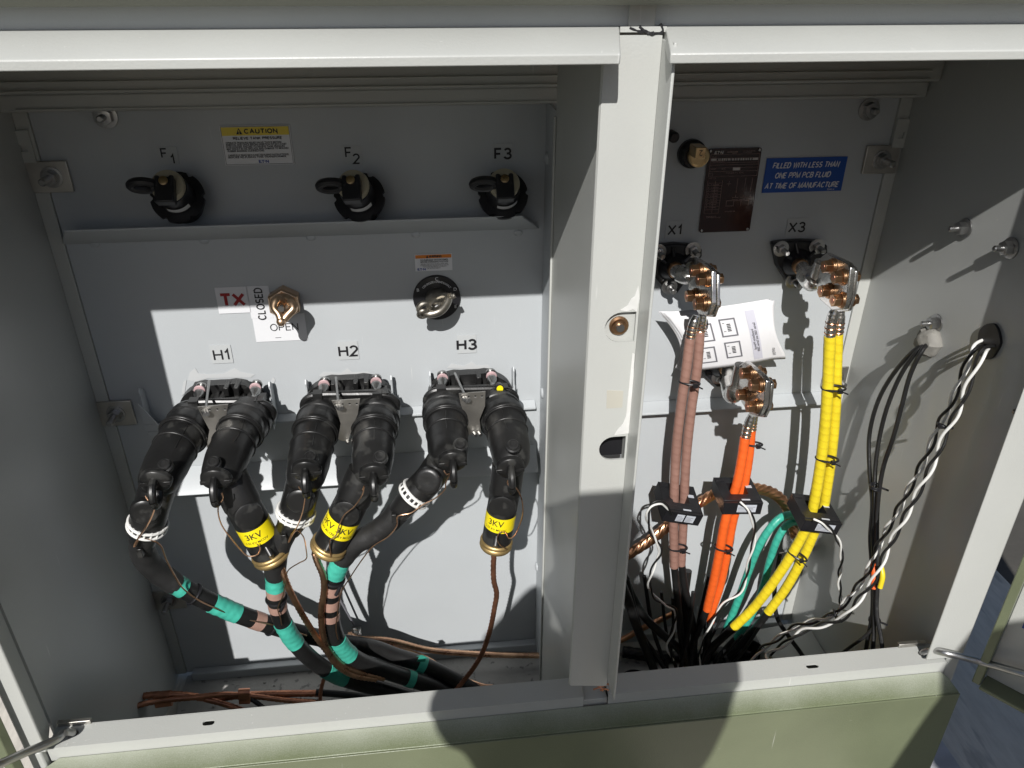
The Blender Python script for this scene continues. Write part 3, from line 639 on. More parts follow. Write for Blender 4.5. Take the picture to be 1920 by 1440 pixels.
o, x0, x1, z0, z1, F, w, h = sticker("fluid_label", "blue label reading FILLED WITH LESS THAN ONE PPM PCB FLUID", [(1437, 296), (1587, 294), (1579, 358), (1429, 361)], M['blue'])
letters(o, [("FILLED WITH LESS THAN", .50, .79, .17, {"w": 0.82, "sans": 1, "wt": .165, "shear": .2}), ("ONE PPM PCB FLUID", .48, .50, .17, {"w": 0.69, "sans": 1, "wt": .165, "shear": .2}), ("AT TIME OF MANUFACTURE", .49, .20, .17, {"w": 0.92, "sans": 1, "wt": .165, "shear": .2}),
            ("20441-4", .86, .055, .05, {'w': .09})], M['vinyl'], F, w, h)

o, x0, x1, z0, z1, F, w, h = sticker("nameplate", "dark maroon rating nameplate with fine silver print and riveted corners", [(1331, 278), (1429, 277), (1405, 433), (1308, 436)], M['maroon'], "nameplate", y=-.003, r=.004)
letters(o, [("E.T·N", .20, .955, .032, {'w': .17, 'bold': .05, 'shear': .15})], M['plateink2'], F, w, h, "maker_mark")
rnd = random.Random(3)
items = [("COOPER POWER", .45, .958, .016, {'w': .20, 'bold': .02}), ("SERIES", .49, .943, .014, {'w': .09, 'bold': .02}), ("THREE PHASE PAD-MOUNTED", .76, .965, .012, {'w': .24}), ("TRANSFORMER", .73, .949, .012, {'w': .16}), ("SERIAL NO.", .12, .905, .012, {'w': .09}), ("VOLTAGE RATING", .20, .855, .016, {'w': .24, 'bold': .02}),
         ("KVA", .07, .80, .012, {}), ("IMPEDANCE", .12, .765, .012, {'w': .10}), ("HZ 60", .32, .765, .012, {}), ("HV BIL", .10, .715, .012, {}), ("LV BIL", .10, .695, .012, {}), ("FLUID TYPE", .13, .66, .014, {'w': .14}), ("MINERAL OIL", .55, .715, .014, {'w': .34}), ("GROUND X0", .55, .255, .013, {'w': .20}), ("PHASOR DIAGRAM", .53, .32, .011, {'w': .16}), ("MADE IN U.S.A.", .20, .20, .013, {'w': .20}), ("CONTAINS NO PCB", .24, .185, .012, {'w': .28})]
for r_ in range(9): items.append(("%d  %05d" % (r_+1, 13200-r_*165), .17, .58-.034*r_, .014, {'w': .20}))
letters(o, items, M['plateink'], F, w, h, "fine_print")
rc = []
for v in (.93, .885, .835, .81, .775, .735, .675): rc.append((.05, v, .97, v+.003))
for u in (.05, .97): rc.append((u, .675, u+.006, .932))
for v in (.60, .57, .53, .50, .46, .43, .39, .36, .32, .28, .235): rc.append((.05, v, .33, v+.0025))
for u in (.05, .20, .33): rc.append((u, .235, u+.005, .63))
for u in (.62, .77, .90):
    rc.append((u, .48, u+.006, .655)); rc.append((u, .42, u+.006, .455)); rc.append((u-.06, .42, u+.06, .424)); rc.append((u-.06, .395, u+.05, .399))
for u in (.46, .60, .74, .89): rc.append((u, .315, u+.006, .385))
rc.append((.46, .383, .89, .387)); rc += [(.42, .585, .50, .588), (.46, .56, .466, .62)]
bars(o, rc, M['plateink'], F, w, h, "diagram_lines", -.0001)
rc = [(.07, .848+.012, .17, .885)]
u = .20
while u < .88:
    d = rnd.choice((.012, .02, .03)); rc.append((u, .86, u+d, .885)); u += d+rnd.choice((.012, .02))
rc += [(.88, .86, .955, .885), (.50, .745, .64, .78)]
bars(o, rc, M['plateink2'], F, w, h, "stamped_fields", -.0002)
for u, v in ((.04, .975), (.96, .975), (.05, .025), (.95, .025)):
    p = F @ V((u*w, v*h, 0)); part("rivet", MB().sphere(p, .0024, 10, (1, .5, 1)), M['steel'], o)

# ================================================================== FUSE HOLDERS
def fuse(dc, ec, label, lever_dx):
    D = at(dc[0], dc[1], -.035); E_ = at(ec[0], ec[1], -.085); ax = (E_-D).normalized()
    o = thing("fuse_holder", label, "fuse holder", (D.x, 0, D.z), "black fuse holders above the drip tray")
    side = V((1, 0, 0)); side = (side-ax*side.dot(ax)).normalized(); up = ax.cross(side)*-1
    if up.z < 0: up = -up
    # drip shield disc with notches
    mtx = Matrix((side, up, ax)).transposed().to_4x4(); mtx.translation = D
    pts = []
    R = .0385
    for i in range(72):
        t = 2*math.pi*i/72; r = R
        if i % 12 in (0, 1): r = R*.90
        pts.append((r*math.cos(t), r*math.sin(t)))
    mb = MB().mesh(plate2d(pts, (), .006), mtx); mb.lathe(D-ax*.035, ax, [(0, .027), (.030, .030), (.036, .036)], 26)
    part("drip_shield", mb, M['black'], o, bevel=.0008)
    mb = MB().lathe(D, ax, [(.006, .0255), (.02, .0245), (.042, .0235), (.043, .021)], 28); part("barrel", mb, M['black'], o)
    C_ = D+ax*.044
    mb = MB().lathe(C_, ax, [(0, .0225), (.006, .0232), (.011, .0215), (.012, .017)], 30); part("collar", mb, M['cream'], o)
    H = C_+ax*.012-up*.004
    hd = MB().box((-.013, -.026, -.004), (.013, .010, .013), Matrix.Translation(H) @ mtx.to_3x3().to_4x4())
    for sx in (-1, 1): hd.tube([H+side*(.0095*sx)+ax*.010-up*.004, H+side*(.0095*sx)+ax*.011+up*.0125], .0035, 10)
    part("head", hd, M['black'], o, bevel=.002)
    mb = MB().lathe(H+ax*.008+up*.004, ax, [(0, .0062), (.007, .0062), (.0075, .0045)], 18); part("pin", mb, M['brass'], o)
    # hook-eye ring, flattened oval
    ec_ = H-side*.030+up*.001+ax*.004; hk = MB()
    ring = [ec_+side*(0.0165*math.cos(2*math.pi*i/28))+(up*.25+ax*.97)*(.0095*math.sin(2*math.pi*i/28)) for i in range(29)]
    hk.tube(ring, .0062, 10, caps=False); hk.tube([H-side*.018+ax*.004, H+ax*.004], .007, 10)
    part("hook_eye", hk, M['black'], o)
    # paper tag wrapped on the barrel underside
    lb = MB(); n = 10; vs = []
    for j in (0, 1):
        for i in range(n+1):
            t = math.radians(-115+75*i/n); rr = .0258
            vs.append(D+ax*(.012+.011*j)+(side*math.cos(t)+up*math.sin(t))*rr)
    lb.v += vs
    for i in range(n): lb.f.append([i, i+1, n+1+i+1, n+1+i])
    tg = part("paper_tag", lb, M['vinyl'], o)
    return o
fuse((335, 372), (310, 343), "black fuse holder under the F1 label, left of the caution label", 0)
fuse((675, 372), (659, 341), "black fuse holder under the F2 label", 0)
fuse((943, 367), (946, 339), "black fuse holder under the F3 label beside the divider", 0)

# ================================================================== SWITCH HANDLE (brass) AND TAP CHANGER
sw = at(535, 563, 0); o = thing("switch_handle", "brass switch handle with large hex nut beside the OPEN label", "handle", (sw.x, 0, sw.z))
part("hex_nut", MB().lathe((sw.x, 0, sw.z), (0, -1, 0), [(0, .027), (.003, .0275), (.018, .0275), (.021, .024)], 6), M['handle'], o, bevel=.001)
part("washer", MB().lathe((sw.x, -.021, sw.z), (0, -1, 0), [(0, .021), (.004, .0205), (.010, .016)], 26), M['handle'], o)
hb = MB()
p1 = smooth_path([at(536, 590, -.03), at(520, 562, -.045), at(514, 577, -.058), at(523, 590, -.066), at(527, 603, -.072)], .003)
hb.tube(p1, lambda t, s: .0085-.002*t+.001*math.sin(t*6), 14)
p2 = smooth_path([at(540, 588, -.03), at(545, 570, -.05), at(550, 578, -.058), at(541, 588, -.062), at(530, 601, -.068)], .003)
hb.tube(p2, lambda t, s: .0085-.002*t, 14); hb.sphere(at(527, 603, -.072), .0075)
part("curved_lever", hb, M['handle'], o)
part("pivot_pin", MB().lathe(at(528, 577, -.06), (0, -1, 0), [(0, .005), (.006, .005)], 12), M['steel'], o)

tc = at(819, 557, 0); tc.z += .0; o = thing("tap_changer", "round black tap changer dial lettered B C D with pewter handle", "tap changer", (tc.x, 0, tc.z))
RD = .0395
part("dial", MB().lathe((tc.x, 0, tc.z), (0, -1, 0), [(0, RD), (.004, RD), (.005, RD-.001), (.0055, RD-.004)], 56), M['black'], o)
lt = MB(); FD = FACE(tc.x, -.0062, tc.z)
def arc_text(txt, a0, a1, R, hgt, bold=0):
    n = len(txt)
    for i, c in enumerate(txt):
        if c == ' ': continue
        a = math.radians(a0+(a1-a0)*i/(n-1)); put_text(lt, c, FD, R*math.sin(a), R*math.cos(a), hgt, rot=-a, bold=bold)
arc_text("DEENERGIZED OPERATION ONLY", -46, 50, .0295, .0034, .01)
for c, a in (("C", 2), ("B", -62), ("D", 64), ("E", 117), ("A", -118)):
    a = math.radians(a); put_text(lt, c, FD, .0345*math.sin(a), .0345*math.cos(a), .0055, bold=.01)
part("lettering", lt, M['vinyl'], o, recalc=False)
part("hub", MB().lathe((tc.x, -.0055, tc.z), (0, -1, 0), [(0, .019), (.012, .018), (.025, .016), (.035, .0145), (.037, .010)], 30), M['pewter'], o)
part("centre_bolt", MB().lathe((tc.x, -.043, tc.z), (0, -1, 0), [(0, .0055), (.004, .0055), (.005, .004)], 6), M['steel'], o)
th = MB(); yb = -.060
def TP(px, py, y=yb): return at(px, py, y)
arm = [TP(842, 556), TP(838, 568), TP(828, 581), TP(812, 588), TP(800, 588), TP(793, 582)]
th.tube(smooth_path(arm, .003), lambda t, s: .0062+.0012*math.sin(3.14*t), 12)
th.torus(TP(795, 577), (.25, -1, -.2), .0085, .0048, 24, 10)
th.torus(TP(794, 588), (.25, -1, -.6), .0075, .0042, 24, 10)
th.tube(smooth_path([TP(843, 553), TP(849, 556), TP(853, 554)], .003), .0048, 10)
th.tube(smooth_path([TP(800, 570), TP(810, 562, -.05), TP(822, 560, -.042)], .003), .0055, 10); th.tube(smooth_path([TP(842, 556), TP(832, 555, -.05), TP(822, 560, -.042)], .003), .0055, 10)
part("curved_handle", th, M['pewter'], o)

# pressure relief valve and drain valve
dv = at(1300, 287, 0); o = thing("drain_valve", "brass plug valve in a dark collar beside the maroon nameplate", "valve", (dv.x, 0, dv.z))
part("collar", MB().lathe((dv.x-.004, 0, dv.z), (0, -1, 0), [(0, .0225), (.008, .0225), (.012, .019), (.022, .018)], 30), M['black'], o)
part("brass_body", MB().lathe((dv.x-.001, -.022, dv.z+.001), (0, -1, 0), [(0, .0165), (.006, .0172), (.010, .0165), (.012, .013)], 30), M['brass'], o)
pb = at(1311, 285, -.05); part("square_plug", MB().box((pb.x-.0085, pb.y-.008, pb.z-.0085), (pb.x+.0085, pb.y+.022, pb.z+.0085)), M['brass'], o, bevel=.0012)
mb = MB(); put_text(mb, "2", FACE(pb.x, pb.y-.0083, pb.z), 0, 0, .009, rot=math.pi); part("stamped_digit", mb, M['ink'], o, recalc=False)
rv = at(1257, 253, 0); tag(MB().lathe((rv.x, 0, rv.z), (0, -1, 0), [(0, .0085), (.02, .0085), (.024, .006)], 22).build("gauge_plug", M['black']), "small black plug half hidden behind the divider post's upper part", "plug")

# ================================================================== PARKING STANDS (U brackets), INSERTS, ELBOWS
def stand(lx, rx, ty, by, label, yy=-.045):
    """U-shaped sheet bracket with two hooked arms, standing out from the wall"""
    o = thing("parking_stand", label, "bracket", (at((lx+rx)/2, by, 0).x, 0, at((lx+rx)/2, by, 0).z), "welded parking stands behind the elbows")
    a = at(lx, ty, 0); b = at(rx, ty, 0); zb = at(lx, by, 0).z; zt = a.z
    for X, s in ((a.x, 1), (b.x, -1)):
        prof = [(0, zb), (.034, zb), (.030, zb+.022), (.022, zt-.012), (.024, zt-.003), (.019, zt+.004), (.012, zt), (0, zt-.010)]
        mb = MB().prism([(X, -q, z) for q, z in prof], (.003*s, 0, 0))
        # rounded corner web
        mb.prism([(X, -.0305, zb), (X+s*.055, -.0305, zb), (X+s*.05, -.0305, zb+.008), (X+s*.022, -.0305, zb+.014), (X, -.0305, zb+.014)], (0, -.003, 0)); mb.prism([(X, -.0305, zb+.0141), (X+s*.022, -.0305, zb+.0141), (X+s*.008, -.0305, zb+.040), (X, -.0305, zb+.055)], (0, -.003, 0))
        part("hook_arm", mb, M['tank'], o, bevel=.0006)
    part("cross_bar", MB().box((a.x+.003, -.0335, zb-.012), (b.x-.003, -.0005, zb-.0005)), M['tank'], o, bevel=.0008)
    return o
stand(266, 512, 722, 792, "sheet steel parking stand behind the left elbow pair, its hook showing left of H1")
stand(574, 736, 706, 776, "sheet steel parking stand behind the middle elbow pair")
stand(804, 962, 690, 764, "sheet steel parking stand behind the right elbow pair")

def body(path, prof, n=22, nose=True):
    """tube through path [(px,py,Y)] with prof [(t, r)] and a domed end"""
    P = smooth_path([at(*q) for q in path], .004); S = cum(P); L = S[-1]
    def rad(t, s):
        for (t0, r0), (t1, r1) in zip(prof, prof[1:]):
            if t <= t1: u = (t-t0)/max(1e-6, t1-t0); return r0+(r1-r0)*u
        return prof[-1][1]
    mb = MB().tube(P, rad, n); return mb, P
def along(P, t):
    S = cum(P); L = S[-1]*t
    for i in range(len(P)-1):
        if S[i+1] >= L: return P[i].lerp(P[i+1], (L-S[i])/max(1e-9, S[i+1]-S[i])), (P[min(i+2, len(P)-1)]-P[max(0, i-1)]).normalized()
    return P[-1], (P[-1]-P[-2]).normalized()
def toview(p, d):
    v = (CAM-p).normalized(); v = (v-d*v.dot(d)).normalized(); return v
def knob(p, d, r, hgt):
    return MB().lathe(p-d*.006, d, [(0, r*1.25), (.006, r*1.25), (.0075, r), (hgt, r), (hgt+.0015, r*.85), (hgt+.0017, r*.6), (hgt+.0008, r*.5)], 22)

def insert(cfg):
    o = thing("feed_through_insert", cfg['label'], "insert", at(*cfg['ctr'], 0), "twin black bushing inserts on the tank wall")
    cx, cy = cfg['ctr']; lp, rp = cfg['lobes']
    # rear clamp disc against the wall
    bk = at(cx, cy, -.012); hw = (at(cfg['x1'], cy, -.06)-at(cfg['x0'], cy, -.06)).length/2
    pts = []
    for i in range(48):
        t = 2*math.pi*i/48; k = 1.0+(.06 if i in (9, 10, 14, 15, 8, 16) else 0); pts.append((hw*.95*k*math.cos(t)*abs(math.cos(t))**-.2 if abs(math.cos(t)) > 1e-3 else 0, .042*k*math.sin(t)))
    mb = MB().mesh(plate2d(pts, (), .020), FACE(bk.x, -.014, bk.z-.006)); mb.lathe((bk.x, 0, bk.z-.012), (0, -1, 0), [(0, .036), (.05, .034), (.075, .034)], 26)
    for dx in (-.36, -.2, .14, .3): mb.box((bk.x+dx*hw*1.4-.004, -.050, bk.z+.022), (bk.x+dx*hw*1.4+.004, -.020, bk.z+.0375))
    for sx in (-1, 1): mb.prism([(bk.x+sx*hw*.98, -.040, bk.z-.02), (bk.x+sx*hw*.55, -.040, bk.z+.022), (bk.x+sx*hw*.4, -.040, bk.z+.016), (bk.x+sx*hw*.8, -.040, bk.z-.03)], (0, -.016, 0))
    part("clamp_ring", mb, M['rubber'], o, bevel=.001)
    # clamp bolts with pink torque paint
    for bx, by in cfg['bolts']:
        q = at(bx, by, -.055); st = part("clamp_bolt", MB().lathe(q+V((0, .02, 0)), (0, -1, -.15), [(0, .009), (.004, .009), (.004, .0065), (.018, .0065), (.018, .0085), (.024, .0085), (.032, .004), (.04, .004)], 14), M['steel'], o)
        adopt(MB().lathe(q+V((0, .006, .001)), (0, -1, -.15), [(0, .0085), (.0004, .0092), (.0025, .0092), (.003, .0085)], 14).build("torque_paint", M['pinkpaint']), st)
    # housing: two lobes joined by a web
    hb = MB()
    for (sx, sy), (ex, ey) in (lp, rp):
        A = at(sx, sy, -.070); B = at(ex, ey, -.128); d = (B-A).normalized(); L = (B-A).length
        hb.lathe(A, d, [(0, .033), (.004, .0365), (.010, .038), (L*.40, .0375), (L*.42, .0388), (L*.50, .0388), (L*.53, .0372), (L*.80, .0362), (L*.82, .0376), (L*.93, .0376), (L*.96, .035), (L, .033)], 34)
    A0_, B0_ = at(*lp[0], -.070), at(*lp[1], -.118); A1_, B1_ = at(*rp[0], -.070), at(*rp[1], -.118)
    upv = V((0, 0, 1))
    web = [A0_+upv*.034, A1_+upv*.034, A1_-upv*.034, A0_-upv*.034]; webf = [A0_.lerp(B0_, .8)+upv*.030, A1_.lerp(B1_, .8)+upv*.030, A1_.lerp(B1_, .8)-upv*.012, A0_.lerp(B0_, .8)-upv*.012]
    b = len(hb.v); hb.v += web+webf; hb.f += [[b, b+1, b+2, b+3], [b+4, b+7, b+6, b+5], [b, b+4, b+5, b+1], [b+1, b+5, b+6, b+2], [b+2, b+6, b+7, b+3], [b+3, b+7, b+4, b]]
    # flat top bar with two lugs
    P0 = at(cfg['x0']+16, cfg['topy']+26, -.078); P1 = at(cfg['x1']-16, cfg['topy']+25, -.078)
    hb.box((P0.x, -.086, P0.z-.014), (P1.x, -.070, P0.z)); hb.tube(smooth_path([P0+V((.002, -.004, -.045)), P0+V((-.014, -.004, -.020)), P0+V((-.004, -.004, -.003)), P0.lerp(P1, .5)+V((0, -.004, .002)), P1+V((.004, -.004, -.003)), P1+V((.014, -.004, -.020)), P1+V((-.002, -.004, -.045))], .005), .0055, 10)
    hb.box((P0.x+.004, -.071, P0.z-.055), (P1.x-.004, -.03, P0.z-.016))
    for t in (.10, .86): q = P0.lerp(P1, t)+V((0, -.004, .003)); hb.box(q-V((.0075, .008, .006)), q+V((.0075, .008, .0045)))
    part("housing", hb, M['rubber'], o)
    # stainless bracket plate with holes
    tp = cfg['plate']; yp = -.140
    Pq = [at(a, b_, yp-(.012 if i > 5 else 0)) for i, (a, b_) in enumerate(tp)]
    cx_ = sum(p.x for p in Pq)/len(Pq)
    tilt = []
    z1_ = max(p.z for p in Pq); z0_ = min(p.z for p in Pq)
    poly = [(p.x, p.z) for p in Pq]
    holes = [circle(poly[0][0]+(poly[1][0]-poly[0][0])*u, z1_-.0075-.002*abs(u-.5), .0021, 10) for u in (.12, .37, .62, .87)]
    mtx = FACE(0, yp, 0)
    part("bracket_plate", MB().mesh(plate2d(poly, holes, .0025), mtx), M['stain'], o, recalc=False)
    b = MB()
    for u in (.18, .26): q = V((poly[0][0]+(poly[1][0]-poly[0][0])*u, yp-.004, z1_-.009)); b.lathe(q, (.4, -1, .1), [(0, .004), (.012, .0035)], 8)
    for dx in (.002, -.006): b.lathe(V((poly[3][0]-.004+dx, yp-.004, z0_+.004)), (.3, -1, 0), [(0, .0035), (.009, .003)], 8)
    part("plate_screw", b, M['steel'], o)
    ra, rb = cfg['rod']; part("tie_rod", MB().tube([at(*ra, -.045), at(*rb, -.130)], .0022, 8), M['steel'], o)
    if cfg.get('dot'):
        q = at(*cfg['dot'], -.075); part("drain_cap", MB().lathe(q, (.1, -1, .2), [(0, .0075), (.014, .0075), (.016, .006)], 18), M['black'], o); part("yellow_cap", MB().lathe(q+V((.0015, -.016, .0035)), (.1, -1, .2), [(0, .0058), (.0015, .005)], 16), M['yellowband'], o)
    return o

H1 = dict(label="twin black bushing insert under the H1 label", ctr=(422, 745), x0=335, x1=510, topy=728, lobes=[((366, 784), (344, 818)), ((472, 776), (450, 812))], bolts=[(373, 735), (478, 730)],
          plate=[(371, 762), (428, 757), (424, 782), (408, 806), (404, 834), (388, 838), (390, 812), (378, 790)], rod=((392, 714), (386, 765)))
H2 = dict(label="twin black bushing insert under the H2 label", ctr=(656, 735), x0=566, x1=744, topy=714, lobes=[((606, 774), (592, 812)), ((709, 770), (703, 810))], bolts=[(607, 724), (705, 719)],
          plate=[(622, 750), (675, 747), (671, 775), (661, 800), (652, 828), (634, 822), (638, 800), (630, 775)], rod=((630, 708), (634, 753)))
H3 = dict(label="twin black bushing insert under the H3 label", ctr=(880, 725), x0=797, x1=968, topy=704, lobes=[((834, 758), (836, 796)), ((928, 754), (942, 792))], bolts=[(830, 712), (922, 708)],
          plate=[(860, 737), (910, 733), (909, 760), (899, 785), (902, 812), (874, 814), (872, 785), (864, 762)], rod=((853, 700), (871, 740)), dot=(934, 724))
for c in (H1, H2, H3): insert(c)

ELB = [(0, .0335), (.10, .0355), (.13, .0355), (.16, .0325), (.35, .0318), (.37, .0325), (.62, .032), (.85, .0285), (.93, .024), (.98, .015), (1, .006)]
def pulling_eye(o, p, out, side, size=1.0):
    """moulded D-shaped eye on the cap end"""
    mb = MB(); c = p+out*.008
    ring = [c+out*(.016*size*math.cos(2*math.pi*i/20))+V((0, 0, -1))*(.017*size*math.sin(2*math.pi*i/20))-V((0, 0, .010)) for i in range(21)]
    mb.tube(ring, .0055*size, 10, caps=False); mb.lathe(p-out*.008, out, [(0, .022*size), (.007, .021*size), (.010, .017*size), (.011, .006)], 20)
    w = mb; w.box((p.x-.021*size, p.y-.003, p.z-.004), (p.x+.021*size, p.y+.012, p.z+.002))
    return part("pulling_eye", mb, M['rubber'], o, bevel=.0008)
def seam(P, rad, n0, n1):
    mb = MB(); pts = []
    for i in range(n0, n1):
        d = (P[i+1]-P[i]).normalized(); pts.append(P[i]+toview(P[i], d)*rad)
    return mb.tube(pts, .0009, 6)

def elbow(label, tube, test, eye, arm, armr, kind, extra):
    """kind cable: cable entrance with white tie; kind arrester: yellow rated can with gold base"""
    nm = "elbow_connector" if kind == 'cable' else "elbow_arrester"
    o = thing(nm, label, "elbow connector" if kind == 'cable' else "surge arrester", at(*tube[0]), "black rubber elbow connectors" if kind == 'cable' else "black elbow surge arresters")
    mb, P = body(tube, ELB, 26)
    for tt, rr_ in ((.145, .0352), (.165, .0338), (.37, .0322)): p, d = along(P, tt); mb.torus(p, d, rr_, .0020, 34, 8)
    part("body", mb, M['rubber'], o, angle=50)
    part("mould_seam", seam(P, .0322, int(len(P)*.18), int(len(P)*.6)), M['rubber'], o)
    q = at(*test); d = V((0, -.50, .86)).normalized()
    part("test_point", knob(q, d, .0088, .010), M['rubber'], o)
    e = at(*eye); pulling_eye(o, e, (V((0, -1, -.25))).normalized(), None)
    A = smooth_path([at(*a) for a in arm], .004); S = cum(A)
    if kind == 'cable':
        part("cable_entrance", MB().tube(A, lambda t, s: armr*(1.0 if t < .62 else (1.08 if t < .66 else .92-.18*(t-.66)/.34)), 24), M['rubber'], o, angle=40)
        tz = extra.get('tie', .62)
        t = extra.get('tie_t', .58); mbz = MB()
        for k, dt in enumerate((0, .075)):
            p, d = along(A, t+dt); mbz.torus(p, d, armr*1.04+.0005, .0024, 36, 8)
        p, d = along(A, t+.035); vd = toview(p, d); sd = d.cross(vd)
        for k in range(7):
            a = -1.0+2.0*k/6; dirv = vd*math.cos(a)+sd*math.sin(a)*extra.get('tside', -1); b0 = p+dirv*(armr*1.06); mbz.tube([b0-d*.007, b0+d*.007], .0018, 6)
        part("white_tie", mbz, M['white'], o)
        if 'boss' in extra:
            q = at(*extra['boss']); d = toview(q, (A[-1]-A[0]).normalized()); part("boss", MB().lathe(q-d*.008, d, [(0, .021), (.010, .0205), (.012, .018), (.0125, .014), (.012, .006)], 26), M['rubber'], o)
        p, d = along(A, .97); vd = toview(p, d); part("wire_lug", MB().box((-.004, -.005, -.008), (.004, .005, .008), Matrix.Translation(p+vd*armr*.85)), M['rubber'], o, bevel=.001)
    else:
        part("arrester_can", MB().tube(A, lambda t, s: armr*(1.06 if t < .30 else 1.0), 30), M['rubber'], o)
        q, d = along(A, extra.get('boss_t', .33)); vd = toview(q, d); part("boss", MB().lathe(q+vd*armr*.75, vd, [(0, .0215), (.0085, .021), (.0095, .019), (.0097, .006)], 28), M['rubber'], o)
        t0, t1 = extra.get('band', (.50, .72)); n = 12; pp = [along(A, t0+(t1-t0)*i/n)[0] for i in range(n+1)]
        bd = part("rating_band", MB().tube(pp, armr*1.012, 36, caps=False), M['yellowband'], o)
        pm_, d = along(A, (t0+t1)/2); lm = MB()
        def wrap(txt, ang0, axoff, hgt, bold=.01):
            vd = toview(pm_, d); sd = vd.cross(-d).normalized()   # sd: to the right when -d is up
            if sd.dot(RT) < 0: sd = -sd
            me, a0, a1, b0, b1 = text_mesh(txt, bold); sc = hgt/.69; w_ = (a1-a0)*sc; base = len(lm.v); R = armr*1.02
            for q_ in me.vertices:
                x = (q_.co.x-(a0+a1)/2)*sc; y_ = (q_.co.y-.345)*sc; a = ang0+x/R
                lm.v.append(pm_-d*(y_+axoff)+(vd*math.cos(a)+sd*math.sin(a))*R)
            for p_ in me.polygons: lm.f.append([base+i for i in p_.vertices])
        for a_ in extra.get('txt', (-.25,)):
            wrap("3KV", a_, .004, .0105); wrap("2.55 KV MCOV", a_, -.008, .004, .005)
        adopt(lm.build("lettering", M['ink'], recalc=False), bd)
        e0, d = along(A, 1.0)
        gr = MB().lathe(e0-d*.016, d, [(0, armr*1.0), (.001, armr*1.08), (.004, armr*1.12), (.007, armr*1.08), (.0075, armr*1.04), (.009, armr*1.09), (.012, armr*1.12), (.015, armr*1.08), (.0155, armr*1.03), (.017, armr*1.02), (.018, armr*.9), (.014, armr*.4)], 40)
        part("base_ring", gr, M['gold'], o, angle=60)
        p, d = along(A, extra.get('lug_t', .83)); vd = toview(p, d); lg = MB().tube([p+vd*armr*.9-d*.009, p+vd*(armr+.006), p+vd*armr*.9+d*.010], .0045, 10); part("wire_lug", lg, M['rubber'], o)
    return A
Yt = -.255
e1 = elbow("elbow connector with white tie under H1, nearest the dark side wall", [(352, 798, -.120), (334, 830, -.16), (314, 868, -.205), (296, 905, -.245), (288, 930, -.262)], (309, 873, -.262), (291, 905, -.278),
           [(300, 900, -.235), (286, 945, -.245), (276, 985, -.245), (268, 1016, -.240)], .0255, 'cable', dict(tie_t=.62, boss=(272, 960, -.272), tside=-1))
a1 = elbow("elbow arrester with 3KV band under H1, leaning towards the H2 pair", [(455, 795, -.120), (442, 826, -.16), (426, 860, -.205), (414, 893, -.24), (408, 915, -.256)], (400, 868, -.256), (404, 902, -.272),
           [(428, 892, -.225), (452, 940, -.235), (482, 995, -.235), (511, 1046, -.235)], .0262, 'arrester', dict(boss_t=.36, band=(.51, .70), txt=(-.32,), lug_t=.82))
e2 = elbow("elbow connector with white tie hanging straight under H2", [(595, 794, -.120), (587, 828, -.16), (580, 862, -.20), (572, 898, -.24), (567, 925, -.256)], (582, 858, -.258), (574, 886, -.272),
           [(572, 892, -.232), (562, 935, -.238), (552, 968, -.238), (541, 992, -.235)], .0262, 'cable', dict(tie_t=.60, boss=(563, 940, -.262), tside=1))
a2 = elbow("elbow arrester with two 3KV marks under H2, leaning towards the H1 pair", [(702, 790, -.120), (701, 824, -.16), (699, 858, -.205), (696, 890, -.24), (694, 912, -.256)], (713, 857, -.256), (701, 893, -.272),
           [(686, 886, -.228), (664, 932, -.236), (638, 982, -.236), (613, 1030, -.236)], .0262, 'arrester', dict(boss_t=.38, band=(.52, .72), txt=(-.72, .46), lug_t=.83))
e3 = elbow("elbow connector with white tie under H3, bent sharply towards the H2 pair", [(836, 778, -.120), (838, 808, -.16), (840, 838, -.20), (841, 862, -.235), (842, 882, -.25)], (863, 833, -.25), (849, 868, -.266),
           [(832, 858, -.222), (805, 898, -.232), (776, 928, -.236), (746, 962, -.234)], .0235, 'cable', dict(tie_t=.58, boss=(802, 902, -.256), tside=1))
a3 = elbow("elbow arrester with 3KV band hanging straight down under H3", [(943, 774, -.120), (950, 806, -.16), (956, 838, -.20), (959, 866, -.235), (960, 884, -.25)], (962, 836, -.252), (957, 880, -.266),
           [(953, 872, -.225), (947, 920, -.232), (938, 972, -.232), (929, 1024, -.232)], .0240, 'arrester', dict(boss_t=.38, band=(.53, .71), txt=(-.22,), lug_t=.82))

